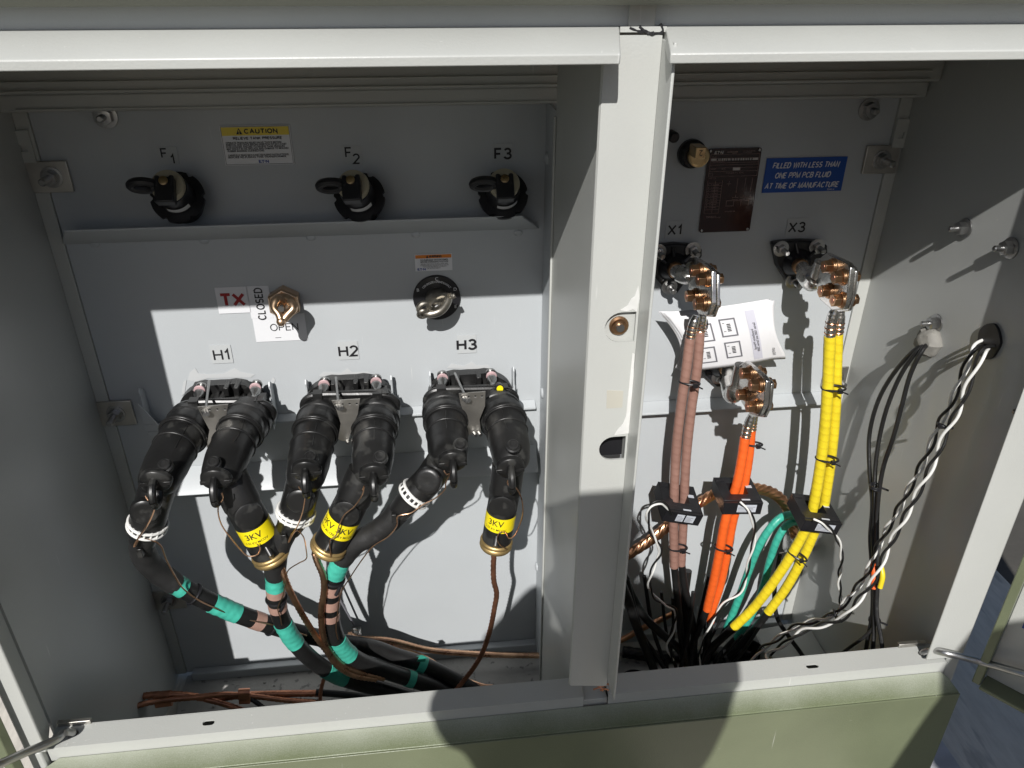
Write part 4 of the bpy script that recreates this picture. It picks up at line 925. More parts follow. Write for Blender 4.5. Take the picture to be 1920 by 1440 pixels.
# ================================================================== POWER CABLES OF THE LEFT BAY
def wrinkle(th, s): return 1+.018*math.sin(th*3+s*160)+.014*math.sin(s*520+2.2*math.sin(th))+.018*math.sin(th*7-s*330)*math.sin(s*90)
def wrap_part(o, P, t0, t1, r, material, name, ridged=True):
    n = max(6, int((t1-t0)*cum(P)[-1]/.0025)); pp = [along(P, t0+(t1-t0)*i/n)[0] for i in range(n+1)]
    return part(name, MB().tube(pp, r, 22, caps=True, rfun=wrinkle if ridged else None), material, o)
def tparam(P, px, py):
    best = min(range(len(P)), key=lambda i: ((960+F_PX*((P[i]-CAM).dot(RT))/((P[i]-CAM).dot(FW))-px)**2+(720-F_PX*((P[i]-CAM).dot(UP))/((P[i]-CAM).dot(FW))-py)**2)); S = cum(P); return S[best]/S[-1]
def power_cable(label, pts, r, sleeve_to, tapes, bands, ties=()):
    P = smooth_path([at(*p) for p in pts], .005); o = thing("power_cable", label, "cable", P[-1], "black power cables from the elbows")
    part("jacket", MB().tube(P, r, 20), M['jacket'], o)
    ts = tparam(P, *sleeve_to); n = max(8, int(ts*cum(P)[-1]/.005)); pp = [along(P, ts*i/n)[0] for i in range(n+1)]
    part("sleeve", MB().tube(pp, lambda t, s: r*(1.22-.06*t) if t < .93 else r*(1.16-.10*(t-.93)/.07), 20, rfun=lambda th, s: 1+.012*math.sin(s*210+th)), M['sleeve'], o)
    for (a, b) in tapes:
        t0, t1 = tparam(P, *a), tparam(P, *b); wrap_part(o, P, min(t0, t1), max(t0, t1), r*1.06, M['teal'], "teal_tape")
    for (a, b) in bands:
        t0, t1 = tparam(P, *a), tparam(P, *b); wrap_part(o, P, min(t0, t1), max(t0, t1), r*1.04, M['copperband'], "copper_band", False)
    for a in ties:
        t = tparam(P, *a); p, d = along(P, t); mb = MB().torus(p, d, r*1.08, .0022, 26, 8); vd = toview(p, d); sd = d.cross(vd)
        q = p+(vd*.6-sd*.8).normalized()*r*1.1; mb.tube([q, q+V((-.010, -.006, -.016))], .0028, 8); part("cable_tie", mb, M['black'], o)
    return P
c1 = power_cable("black cable with teal tape sweeping from the leftmost elbow along the bottom", [(268, 1010, -.242), (268, 1035, -.238), (285, 1062, -.228), (318, 1088, -.22), (345, 1104, -.215), (415, 1138, -.205), (480, 1163, -.19), (560, 1187, -.165), (640, 1204, -.14), (700, 1215, -.125), (742, 1230, -.125), (792, 1246, -.13), (850, 1274, -.14), (905, 1310, -.16), (920, 1340, -.18)], .0155, (330, 1096),
                 [((318, 1087), (344, 1103)), ((398, 1130), (446, 1151)), ((606, 1197), (614, 1199)), ((783, 1242), (797, 1249))], [((474, 1160), (490, 1166))], [(362, 1112), (510, 1173)])
fl = MB(); q0 = at(789, 1240, -.142); fl.v += [q0+V((-.008, 0, 0)), q0+V((.008, 0, -.002)), q0+V((.012, -.006, .016)), q0+V((-.002, -.008, .022)), q0+V((.004, -.012, .030)), q0+V((-.008, -.010, .026))]; fl.f += [[0, 1, 2, 3], [3, 2, 4, 5]]
tag(fl.build("tape_flap", M['teal']), "loose end of teal tape sticking up from the rearmost black cable near the sill", "tape")
c2 = power_cable("black cable with teal tape dropping from the middle elbow connector", [(541, 988, -.236), (528, 1012, -.234), (519, 1040, -.230), (516, 1075, -.225), (517, 1110, -.222), (524, 1150, -.218), (543, 1190, -.212), (575, 1228, -.20), (612, 1256, -.185), (650, 1274, -.17), (720, 1294, -.165), (790, 1318, -.17), (830, 1345, -.19)], .0148, (517, 1082),
                 [((516, 1082), (517, 1102)), ((530, 1168), (556, 1206)), ((612, 1254), (646, 1272))], [((518, 1103), (519, 1114)), ((521, 1128), (523, 1141))], [(519, 1122)])
c3 = power_cable("black cable with teal tape curving from the H3 elbow down to the middle", [(748, 960, -.234), (725, 982, -.234), (697, 1002, -.232), (672, 1015, -.230), (652, 1034, -.226), (634, 1064, -.222), (624, 1095, -.218), (620, 1130, -.214), (622, 1170, -.208), (636, 1206, -.20), (665, 1234, -.185), (705, 1252, -.17), (760, 1270, -.162), (812, 1288, -.162), (860, 1318, -.17), (885, 1345, -.19)], .0152, (642, 1052),
                 [((645, 1046), (630, 1078)), ((632, 1198), (656, 1228)), ((764, 1272), (776, 1277))], [((622, 1092), (620, 1108)), ((620, 1122), (620, 1134)), ((620, 1146), (620, 1156))], [(626, 1086)])

def strand(k, pitch, amp=.17): return lambda th, s: 1+amp*math.cos(k*(th+2*math.pi*s/pitch))
def copper_cable(label, pts, r, material, group="bare stranded copper conductors", nm="copper_conductor", name=None):
    P = smooth_path([at(*p) if not isinstance(p, Vector) else p for p in pts], .004)
    return tag(MB().tube(P, r, 42, rfun=strand(5, r*8, .17)).build(nm, material, angle=80), label, "conductor", group), P
copper_cable("stranded copper lead falling from the base of the arrester under H1", [(520, 1046, -.236), (527, 1062, -.236), (537, 1092, -.236), (560, 1140, -.234), (590, 1190, -.228), (613, 1222, -.222), (632, 1248, -.212), (662, 1266, -.20), (705, 1274, -.185)], .0048, M['copper'])
copper_cable("stranded copper lead falling from the base of the arrester under H2", [(590, 1036, -.236), (594, 1050, -.236), (606, 1080, -.235), (608, 1105, -.234), (603, 1140, -.232), (604, 1180, -.228), (612, 1212, -.222), (640, 1246, -.206), (680, 1263, -.19), (720, 1272, -.178)], .0052, M['copper'])
copper_cable("stranded copper lead falling from the base of the arrester under H3", [(927, 1030, -.232), (925, 1060, -.232), (926, 1090, -.230), (931, 1112, -.228), (927, 1140, -.224), (919, 1180, -.214), (905, 1222, -.20), (888, 1252, -.19), (868, 1278, -.185), (850, 1300, -.185)], .0042, M['copperdark'])
copper_cable("thick bare copper run lying along the back of the left bay to the divider", [(655, 1190, -.06), (672, 1198, -.05), (700, 1198, -.045), (740, 1203, -.045), (800, 1218, -.045), (870, 1225, -.05), (940, 1228, -.055), (1012, 1229, -.06)], .0058, M['copper'])
copper_cable("thin bare copper run crossing below the cables at the back", [(640, 1202, -.07), (660, 1202, -.06), (720, 1208, -.05), (790, 1228, -.055), (850, 1262, -.09), (900, 1283, -.13), (925, 1287, -.16)], .0026, M['copper'])
# lug on wall
lg = at(668, 1182, -.012); o = thing("ground_lug", "crumpled silver ground lug on the lower tank wall of the left bay", "lug", lg)
part("lug_body", MB().box((lg.x-.010, -.028, lg.z-.014), (lg.x+.012, -.001, lg.z+.004)), M['tin'], o, bevel=.003)
part("lug_bolt", hexbolt(lg+V((-.002, -.012, .008)), (0, -1, .1), .009, .008, .004, .016), M['tin'], o)
tag(MB().tube([at(664, 1172, -.028), at(612, 1080, -.05)], .0022, 8).build("bare_wire", M['inkgrey']), "thin grey wire rising from the silver ground lug", "wire")
# bundle lower left
bunch = thing("ground_bundle", "tarnished copper ground bundle lying at lower left behind the sill", "conductor", at(330, 1310, -.16))
def bun(pts, r): part("strand_rope", MB().tube(smooth_path([at(*p) for p in pts], .004), r, 42, rfun=strand(5, r*8, .17)), M['copperdark'], bunch, angle=80)
bun([(196, 1318, -.15), (230, 1312, -.15), (290, 1303, -.148), (340, 1303, -.145), (400, 1310, -.142), (450, 1304, -.14), (520, 1301, -.138), (600, 1300, -.138)], .0062)
bun([(215, 1356, -.20), (232, 1336, -.19), (262, 1322, -.175), (300, 1314, -.16), (360, 1308, -.150), (420, 1302, -.148), (470, 1305, -.146), (540, 1313, -.150), (610, 1318, -.155)], .0050)
bun([(385, 1311, -.150), (420, 1320, -.155), (455, 1332, -.165), (480, 1345, -.18)], .0050)
for a, b in (((292, 1312), (322, 1308)), ((449, 1305), (469, 1304))):
    cl = MB()
    for dy in (-.006, .006):
        cl.tube(smooth_path([at(a[0], a[1], -.148)+V((0, 0, dy)), at((a[0]+b[0])/2, (a[1]+b[1])/2, -.148)+V((0, 0, dy)), at(b[0], b[1], -.147)+V((0, 0, dy))], .004), .0105, 16, rfun=lambda th, s: 1+.08*math.cos(3*th))
    part("crimp_sleeve", cl, M['copperdark'], bunch)
copper_cable("short copper link standing between the ground bundle and the power cables", [(612, 1262, -.17), (605, 1280, -.165), (601, 1298, -.16), (600, 1312, -.16)], .0034, M['copperdark'])
tag(MB().tube(smooth_path([at(592, 1298, -.145), at(640, 1302, -.147), at(700, 1310, -.15), (at(760, 1322, -.16))], .006), .0068, 16).build("sleeved_cable", M['jacket']), "short black sleeved cable joining the copper bundle near the sill", "cable")
tag(MB().tube(smooth_path([at(470, 1310, -.15), at(490, 1324, -.16), at(512, 1345, -.18)], .006), .0045, 12).build("thin_cable", M['jacket']), "thin black cable dropping behind the sill beside the copper bundle", "cable")

# thin drain wires on the elbows
def drain(label, pts, r=.0013, material=None):
    P = smooth_path([at(*p) for p in pts], .004); tag(MB().tube(P, r*.8, 7).build("drain_wire", material or M['copper']), label, "wire", "thin copper drain wires of the elbows")
drain("thin drain wire from the far left elbow looping along its cable", [(273, 930, -.29), (278, 938, -.295), (288, 940, -.296), (290, 950, -.292), (286, 965, -.288), (276, 985, -.285), (262, 1005, -.275), (251, 1024, -.27), (252, 1026, -.27), (262, 1012, -.272), (282, 1012, -.27), (300, 1022, -.262), (312, 1050, -.25), (330, 1084, -.24), (342, 1102, -.235), (370, 1124, -.228), (398, 1138, -.225), (450, 1158, -.21), (520, 1174, -.195), (575, 1192, -.175)], .0016)
drain("thin drain wire from the H1 arrester's eye to its base", [(416, 924, -.285), (418, 935, -.286), (411, 945, -.284), (409, 960, -.278), (416, 985, -.272), (432, 1008, -.27), (450, 1030, -.27), (466, 1043, -.27), (482, 1040, -.27), (488, 1028, -.268), (482, 1020, -.268)], .0013)
drain("thin drain wire from the middle elbow connector ending in a square loop", [(560, 912, -.288), (566, 920, -.29), (574, 916, -.29), (572, 935, -.285), (567, 962, -.282), (556, 990, -.278), (545, 1005, -.27), (541, 1018, -.265), (555, 995, -.26), (568, 1005, -.255), (574, 1030, -.252), (574, 1048, -.25), (560, 1056, -.248), (540, 1070, -.244), (536, 1090, -.242), (530, 1118, -.24), (521, 1140, -.24), (526, 1160, -.238), (528, 1172, -.236)], .0012)
drain("thin drain wire along the H2 arrester to its base ring", [(680, 918, -.285), (683, 910, -.287), (680, 926, -.285), (664, 950, -.278), (646, 965, -.274), (636, 985, -.272), (630, 1004, -.272), (620, 1012, -.272), (618, 1022, -.27), (621, 1044, -.265)], .0013)
drain("thin drain wire from the bent elbow trailing down its cable", [(832, 882, -.278), (838, 890, -.28), (843, 888, -.28), (836, 905, -.278), (834, 918, -.275), (815, 935, -.272), (795, 945, -.27), (770, 962, -.268), (746, 968, -.266), (744, 985, -.262), (728, 1006, -.258), (700, 1024, -.252), (680, 1048, -.248), (655, 1085, -.242), (640, 1110, -.24), (633, 1150, -.236), (630, 1180, -.23), (634, 1200, -.226)], .0013)
drain("thin drain wire from the H3 arrester's eye to its lug", [(952, 900, -.28), (952, 908, -.283), (966, 914, -.284), (974, 925, -.282), (979, 940, -.278), (980, 965, -.272), (974, 985, -.268), (964, 1005, -.268), (955, 1010, -.268), (946, 998, -.266), (938, 998, -.268), (932, 1010, -.266), (936, 1020, -.262), (950, 1030, -.258)], .0013)

for pts in ([(352, 712), (356, 698), (366, 690), (372, 700), (392, 702), (420, 700), (440, 690), (452, 697), (478, 702), (470, 708), (430, 708), (390, 709), (366, 716)], [(598, 705), (606, 697), (640, 699), (652, 690), (660, 698), (690, 697), (700, 704), (650, 705), (615, 709)], [(838, 690), (846, 682), (870, 686), (884, 678), (894, 685), (914, 684), (920, 690), (880, 692)], [(505, 722), (512, 706), (516, 712), (511, 732)], [(340, 742), (344, 716), (350, 712), (346, 738)]):
    P_ = [at(a, b, -.0007) for a, b in pts]; mb_ = MB().prism(P_, (0, -.0003, 0)); part("sealant_smear", mb_, M['smear2'], cab)
pw = at(1126, 1290, -.4365)
mb_ = MB(); rr = random.Random(5)
for k in range(7): a = pw+V((rr.uniform(-.012, .012), -.001, rr.uniform(-.008, .008))); mb_.tube(smooth_path([a, a+V((rr.uniform(.003, .010), 0, rr.uniform(-.003, .006))), a+V((rr.uniform(.008, .016), 0, rr.uniform(-.002, .010)))], .002), .0011, 6)
part("weld_scar", mb_, M['copperdark'], cab)

# ================================================================== LOW VOLTAGE BUSHINGS, SPADES AND CABLES
def lv_bushing(flange, hub, label, studs):
    o = thing("low_voltage_bushing", label, "bushing", at(*hub, 0), "black triangular low voltage bushings")
    P = [at(a, b, -.004) for a, b in flange]
    part("flange", MB().prism([(p.x, -.001, p.z) for p in P], (0, -.016, 0)), M['black'], o, bevel=.003)
    h = at(*hub, -.035); cen = V((sum(p.x for p in P)/len(P), 0, h.z))
    ribs = MB()
    for a in flange[::2]: q = at(*a, -.017); ribs.tube([V((q.x*.8+h.x*.2, -.017, q.z*.8+h.z*.2)), V((h.x, -.030, h.z))], .003, 8)
    ribs.lathe((h.x, -.016, h.z), (0, -1, 0), [(0, .026), (.012, .020), (.022, .015)], 24); part("hub", ribs, M['black'], o)
    for s in studs: part("flange_stud", hexbolt(at(*s, -.0175), (0, -1, 0), .0135, .0085, .0048, .026), M['steel'], o)
    return o, h
lv_bushing([(1443, 452), (1462, 449), (1492, 447), (1528, 448), (1545, 456), (1546, 470), (1528, 500), (1500, 536), (1478, 536), (1452, 495)], (1503, 500), "black low voltage bushing under the X3 label, fully in view", [(1464, 466), (1531, 462), (1486, 526)])
lv_bushing([(1205, 460), (1235, 456), (1262, 453), (1290, 455), (1312, 462), (1312, 476), (1290, 512), (1266, 546), (1248, 546), (1212, 500)], (1268, 508), "black low voltage bushing under the X1 label, half behind the divider post", [(1234, 472), (1299, 468), (1255, 537)])
lv_bushing([(1298, 642), (1330, 640), (1372, 640), (1400, 646), (1404, 660), (1388, 690), (1358, 720), (1340, 720), (1318, 700)], (1362, 694), "black low voltage bushing behind the paper manual", [(1347, 707), (1390, 656), (1322, 652)])

def spade(label, plate, bolts, xp, hub, lugs, material_c, cab_label):
    o = thing("terminal_spade", label, "terminal", atX(*plate[0], xp), "tinned terminal spades with bronze bolts")
    P = [atX(a, b, xp) for a, b in plate]
    cx = sum(p.y for p in P)/len(P); cz = sum(p.z for p in P)/len(P)
    part("spade_plate", MB().prism(P, (.0085, 0, 0)), M['tin'], o, bevel=.0018)
    P2 = [V((xp+.0095, cx+(p.y-cx)*.93-.003, cz+(p.z-cz)*.96-.004)) for p in P]
    part("lug_blade", MB().prism(P2, (.005, 0, 0)), M['tin'], o, bevel=.0012)
    hA = at(*hub, -.05); hB = V((xp+.004, max(p.y for p in P)-.004, hA.z))
    part("stud_stem", MB().tube(smooth_path([V((hA.x, -.036, hA.z)), V((hA.x, -.046, hA.z)), hB+V((0, -.006, .0)), V((xp+.004, max(p.y for p in P)-.022, cz+.016))], .003), lambda t, s: .0115 if t < .3 else (.0155 if t < .75 else .010), 18), M['tin'], o)
    part("stem_collar", MB().lathe((hA.x, -.034, hA.z), (0, -1, 0), [(0, .0125), (.003, .0135), (.010, .0135), (.012, .012)], 20), M['bronze'], o)
    for (bx, by) in bolts:
        c = atX(bx, by, xp-.011); c = V((xp-.0003, c.y, c.z)); X_ = V((-1, 0, 0))
        mb = MB().lathe(c, X_, [(-.024, .0048), (-.0155, .0048), (-.0155, .0048), (0, .0048), (0, .0125), (.0016, .0125), (.002, .0112), (.0044, .0112), (.0046, .005)], 22)
        mb.lathe(c+X_*.0044, X_, [(0, .0100), (.0105, .0100), (.0110, .0093)], 6)
        c2_ = V((xp+.0147, c.y, c.z)); mb.lathe(c2_, (1, 0, 0), [(0, .0108), (.002, .0108)], 20); mb.lathe(c2_+V((.002, 0, 0)), (1, 0, 0), [(0, .0085), (.006, .0085), (.007, .0074)], 6)
        sb = part("spade_bolt", mb, M['bronze'], o, bevel=.0004); adopt(MB().lathe(c+X_*.0152, X_, [(0, .0050), (.0006, .0048)], 14).build("recess_shade_disc", M['copperdark']), sb)  # dark disc on the nut face stands in for a shaded recess
    return o
sp3 = spade("terminal spade at X3 holding the yellow cables", [(1520, 497), (1549, 474), (1588, 492), (1594, 502), (1588, 558), (1580, 580), (1560, 582), (1537, 562), (1526, 524)], [(1549, 500), (1568, 520), (1543, 546), (1566, 563)], 1.178, (1505, 503), None, None, None)
sp1 = spade("terminal spade at X1 holding the brown cables", [(1284, 505), (1302, 483), (1328, 500), (1334, 508), (1334, 570), (1326, 592), (1310, 590), (1296, 565), (1288, 530)], [(1301, 508), (1313, 524), (1292, 555), (1308, 570)], .987, (1270, 510), None, None, None)
sp2 = spade("terminal spade below the manual holding the orange cables", [(1372, 695), (1397, 677), (1430, 705), (1436, 714), (1432, 760), (1422, 780), (1406, 778), (1390, 755), (1376, 715)], [(1395, 700), (1412, 722), (1388, 740), (1406, 762)], 1.062, (1365, 694), None, None, None)

def tapewrap(pitch, amp): return lambda t, s: 1
def phase_cable(name, label, pts, r, mk, group, below=None, lug=None, ties=()):
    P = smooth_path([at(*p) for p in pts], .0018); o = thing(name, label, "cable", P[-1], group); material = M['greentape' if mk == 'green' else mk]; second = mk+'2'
    ph = random.random(); pitch = .0145
    n_ = 26; S_ = cum(P); wob = [random.uniform(-.08, .08) for _ in range(200)]
    def uu(th, q): return q/pitch+ph+th/(2*math.pi)
    def rf(th, q): k = uu(th, q); k_ = int(k); u = k-k_; return 1.0+.024*(1-u)**2+.009*math.sin(k_*7.3)+.008*math.sin(k_*3.1+2*th)
    mb = MB().tube(P, r, n_, rfun=rf)
    idx = []
    for i_ in range(len(P)-1):
        for k_ in range(n_):
            a = uu(2*math.pi*(k_+.5)/n_, S_[i_]); idx.append(1 if a % 1.0 < .30+wob[int(a) % 200] else 0)
    ob = mb.build("phase_tape", material, 0, 60, True, (M[second], idx+[0, 0])); adopt(ob, o)
    if below:
        Q = smooth_path([P[-6]]+[at(*p) for p in below], .006); part("jacket", MB().tube(Q, r*.86, 14), M['jacket'], o)
    if lug:
        Lp = smooth_path([at(*p) for p in lug], .0015)
        part("crimp_lug", MB().tube(Lp, lambda t, s: r*(.95+.03*math.sin(s*900))*(1 if t > .25 else .75+t), 16, flat=1.0), M['tin'], o)
        n = len(Lp); cb = MB()
        for k in (.45, .62, .78): p, d = along(Lp, k); cb.torus(p, d, r*.93, .0011, 18, 6)
        part("crimp_ring", cb, M['braid'], o)
    for t_ in ties:
        t = tparam(P, *t_[:2]); p, d = along(P, t); vd = toview(p, d); sd = d.cross(vd)
        if sd.dot(RT) < 0: sd = -sd
        c = p+sd*(t_[2]*r); mb = MB(); ring = []
        for i in range(33):
            a = 2*math.pi*i/32; ring.append(c+sd*(2.0*r*math.cos(a))+vd*(1.12*r*math.sin(a)))
        mb.tube(ring, .0019, 8, caps=False); q = c+sd*(r*1.15)+vd*r*1.1; mb.box((-.0035, -.003, -.0035), (.0035, .003, .0035), Matrix.Translation(q)); mb.tube([q, q+sd*.013+vd*.002-V((0, 0, .004))], .0014, 6)
        part("cable_tie", mb, M['black'], o)
    return P
g_ = "phase-taped low voltage cables"
phase_cable("brown_cable", "left one of the two brown taped cables from X1", [(1294, 634, -.118), (1287, 690, -.125), (1277, 760, -.13), (1268, 840, -.132), (1265, 900, -.134), (1263, 980, -.134), (1264, 1062, -.13)], .0083, 'brown', g_,
            [(1268, 1100, -.13), (1273, 1150, -.125), (1278, 1200, -.12), (1288, 1245, -.125), (1295, 1280, -.14)], [(1306, 592, -.112), (1301, 606, -.114), (1297, 622, -.116), (1294, 640, -.118)], [(1283, 715, 1.0), (1264, 1027, .9)])
phase_cable("brown_cable", "right one of the two brown taped cables from X1", [(1312, 622, -.10), (1307, 690, -.108), (1297, 760, -.114), (1288, 840, -.118), (1284, 900, -.120), (1281, 980, -.12), (1277, 1058, -.12)], .0083, 'brown', g_,
            [(1284, 1100, -.12), (1295, 1150, -.115), (1302, 1195, -.11), (1300, 1240, -.115), (1305, 1280, -.13)], [(1318, 590, -.10), (1315, 606, -.10), (1312, 628, -.10)])
phase_cable("orange_cable", "left one of the two orange taped cables below the manual", [(1397, 820, -.118), (1391, 860, -.124), (1381, 910, -.13), (1371, 940, -.132), (1360, 975, -.134), (1348, 1040, -.134), (1338, 1090, -.13), (1326, 1143, -.124)], .0086, 'orange', g_,
            [(1312, 1175, -.12), (1300, 1205, -.118), (1296, 1240, -.125), (1300, 1280, -.14)], [(1410, 778, -.115), (1405, 792, -.116), (1401, 806, -.117), (1397, 826, -.118)], [(1364, 1028, .6)])
phase_cable("orange_cable", "right one of the two orange taped cables below the manual", [(1409, 806, -.105), (1404, 860, -.112), (1395, 910, -.118), (1385, 940, -.12), (1375, 975, -.122), (1363, 1040, -.122), (1350, 1100, -.12), (1337, 1140, -.118), (1332, 1165, -.115)], .0078, 'orange', g_,
            [(1328, 1195, -.112), (1326, 1230, -.115), (1322, 1275, -.13)], [(1416, 778, -.105), (1412, 790, -.105), (1409, 812, -.105)], [(1404, 832, .6)])
phase_cable("yellow_cable", "left one of the two yellow taped cables from X3", [(1556, 630, -.150), (1553, 700, -.152), (1549, 770, -.154), (1541, 850, -.155), (1532, 910, -.156), (1522, 960, -.156), (1506, 1000, -.155), (1478, 1050, -.152), (1444, 1100, -.146), (1410, 1143, -.138), (1376, 1176, -.13)], .0092, 'yellow', g_,
            [(1350, 1200, -.12), (1325, 1225, -.118), (1310, 1255, -.125), (1305, 1285, -.14)], [(1568, 578, -.150), (1562, 592, -.15), (1558, 610, -.15), (1556, 636, -.15)], [(1548, 727, 1.0), (1538, 859, 1.0), (1490, 1038, 1.0)])
phase_cable("yellow_cable", "right one of the two yellow taped cables from X3", [(1570, 626, -.135), (1568, 700, -.138), (1566, 770, -.14), (1559, 850, -.142), (1551, 910, -.143), (1542, 960, -.143), (1526, 1000, -.143), (1503, 1050, -.140), (1472, 1105, -.134), (1440, 1148, -.126)], .0090, 'yellow', g_,
            [(1415, 1180, -.12), (1385, 1212, -.115), (1355, 1245, -.12), (1335, 1280, -.14)], [(1576, 584, -.135), (1574, 600, -.135), (1570, 632, -.135)])
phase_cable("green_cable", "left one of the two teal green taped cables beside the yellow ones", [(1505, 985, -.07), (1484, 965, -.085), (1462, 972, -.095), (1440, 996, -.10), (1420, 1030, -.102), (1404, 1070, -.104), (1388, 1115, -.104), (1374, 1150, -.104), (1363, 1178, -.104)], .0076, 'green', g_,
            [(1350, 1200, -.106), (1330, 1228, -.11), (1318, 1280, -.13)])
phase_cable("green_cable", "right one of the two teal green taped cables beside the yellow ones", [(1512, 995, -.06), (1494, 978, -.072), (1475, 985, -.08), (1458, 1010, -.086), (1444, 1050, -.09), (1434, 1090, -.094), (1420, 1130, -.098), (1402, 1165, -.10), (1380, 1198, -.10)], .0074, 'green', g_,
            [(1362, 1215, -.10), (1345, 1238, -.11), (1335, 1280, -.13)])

# extra black cables going into the floor opening
def blk(label, pts, r):
    tag(MB().tube(smooth_path([at(*p) for p in pts], .006), r, 14).build("black_cable", M['jacket']), label, "cable", "plain black cables in the right bay floor opening")
blk("plain black cable curving down from the divider lip, its upper arc tracing a shadow", [(1150, 1010, -.09), (1170, 1080, -.095), (1194, 1134, -.10), (1215, 1164, -.105), (1245, 1192, -.11), (1275, 1220, -.115), (1292, 1260, -.13), (1296, 1285, -.15)], .0085)  # upper stretch is a dark tube laid where only a shadow falls
blk("plain black cable falling steeply right beside the divider lip", [(1150, 1060, -.13), (1176, 1120, -.13), (1190, 1165, -.13), (1206, 1205, -.132), (1222, 1245, -.14), (1236, 1285, -.16)], .0088)
blk("thin black cable leaning right across the steep black cable by the divider", [(1176, 1085, -.115), (1190, 1140, -.115), (1205, 1190, -.117), (1226, 1222, -.122), (1248, 1258, -.14)], .0045)
blk("black cable standing upright behind the brown cables' ends", [(1290, 1070, -.07), (1284, 1120, -.08), (1284, 1180, -.09), (1290, 1230, -.10), (1292, 1285, -.13)], .0080)
blk("black cable rising behind the orange cables", [(1330, 1080, -.06), (1318, 1130, -.075), (1308, 1180, -.09), (1300, 1230, -.10), (1300, 1285, -.13)], .0050)
blk("thin black cable curving right from the floor opening to the side guard", [(1462, 1040, -.09), (1452, 1110, -.11), (1458, 1160, -.125), (1480, 1195, -.14), (1505, 1230, -.16), (1525, 1268, -.19)], .0045)
rr = random.Random(21)
for k, (a, b) in enumerate((((1208, 1080), (1262, 1282)), ((1240, 1110), (1278, 1284)), ((1262, 1120), (1244, 1270)), ((1322, 1150), (1316, 1284)), ((1352, 1160), (1296, 1284)), ((1392, 1190), (1322, 1284)), ((1300, 1110), (1268, 1284)), ((1430, 1165), (1340, 1284)))):
    y0 = -.085-.006*k; mid = ((a[0]+b[0])/2+rr.uniform(-14, 14), (a[1]+b[1])/2+rr.uniform(-8, 8))
    tag(MB().tube(smooth_path([at(a[0], a[1], y0), at(*mid, y0-.012), at(b[0], b[1], -.14)], .006), rr.choice((.0026, .0034, .0042)), 10).build("thin_wire", M['jacket']), "thin black wire among the cable ends above the floor opening of the low voltage bay", "wire", "thin black wires at the right bay floor opening")
grit = MB()
for k in range(140):
    x = rr.uniform(.05, 1.30); y = rr.uniform(-.36, -.025); r_ = rr.uniform(.0012, .0042); grit.sphere((x, y, ZPAD+.006+r_*.5), r_, 6, (1, rr.uniform(.6, 1), .7))
gob = grit.build("floor_grit", M['concretein']); gob['kind'] = 'stuff'; gob['label'] = "loose grit scattered on the concrete floor inside the cabinet"; gob['category'] = "grit"
# duct stubs / dark cable heap on the floor
tag(MB().lathe(V((at(1205, 1262, -.18).x, -.145, ZPAD+.003)), (0, 0, 1), [(0, .030), (.03, .030), (.032, .026), (.028, .025), (.004, .024)], 26).build("conduit_stub", M['black']), "short black conduit stub by the divider on the right bay floor", "conduit")
tag(MB().lathe(V((at(1410, 1225, -.14).x, -.125, ZPAD+.003)), (0, 0, 1), [(0, .05), (.05, .05), (.053, .045), (.048, .043), (.006, .042)], 30).build("conduit_stub", M['black']), "wide black conduit stub under the yellow cable end", "conduit")
rope = smooth_path([at(1168, 1222, -.06), at(1210, 1228, -.07), at(1260, 1232, -.075), at(1320, 1228, -.08), at(1380, 1222, -.08), at(1430, 1225, -.09), at(1460, 1240, -.11)], .005)
tag(MB().tube(rope, .012, 36, rfun=strand(6, .11, .12)).build("cable_rope", M['jacket'], angle=80), "thick black cable bundle lying across the right bay floor", "cable")

# copper bonding braid across the right bay and its lug
def braid(label, pts, r, material=None):
    P = smooth_path([at(*p) for p in pts], .0035); tag(MB().tube(P, r, 54, rfun=strand(6, r*9, .15), flat=.75).build("copper_braid", material or M['braid'], angle=80), label, "conductor", "bright copper bonding leads in the right bay")
braid("bright copper lead crossing behind the current transformers", [(1150, 1056, -.11), (1187, 1034, -.108), (1215, 1016, -.104), (1243, 994, -.10), (1275, 966, -.095), (1310, 944, -.09), (1340, 926, -.075), (1378, 914, -.06), (1420, 916, -.05), (1450, 925, -.045), (1472, 945, -.045), (1484, 975, -.05), (1492, 1005, -.055)], .0102)
braid("bright copper lead low behind the brown cables' black ends", [(1150, 1206, -.075), (1175, 1195, -.07), (1205, 1178, -.065), (1238, 1162, -.06), (1262, 1150, -.05)], .0066)
tl = at(1505, 1022, -.03); o = thing("neutral_terminal", "shiny tinned terminal block with hex bolt behind the yellow cables", "terminal", tl)
part("terminal_block", MB().box((tl.x-.030, -.050, tl.z-.028), (tl.x-.006, -.001, tl.z+.022)), M['tin'], o, bevel=.003)
part("terminal_bolt", MB().lathe((tl.x-.006, -.030, tl.z-.002), (1, -.3, 0), [(0, .018), (.004, .018), (.004, .016), (.018, .016), (.020, .013)], 6), M['tin'], o, bevel=.001)
part("terminal_tab", MB().box((tl.x-.040, -.018, tl.z-.05), (tl.x-.008, -.0145, tl.z-.0285)), M['tin'], o, bevel=.001)

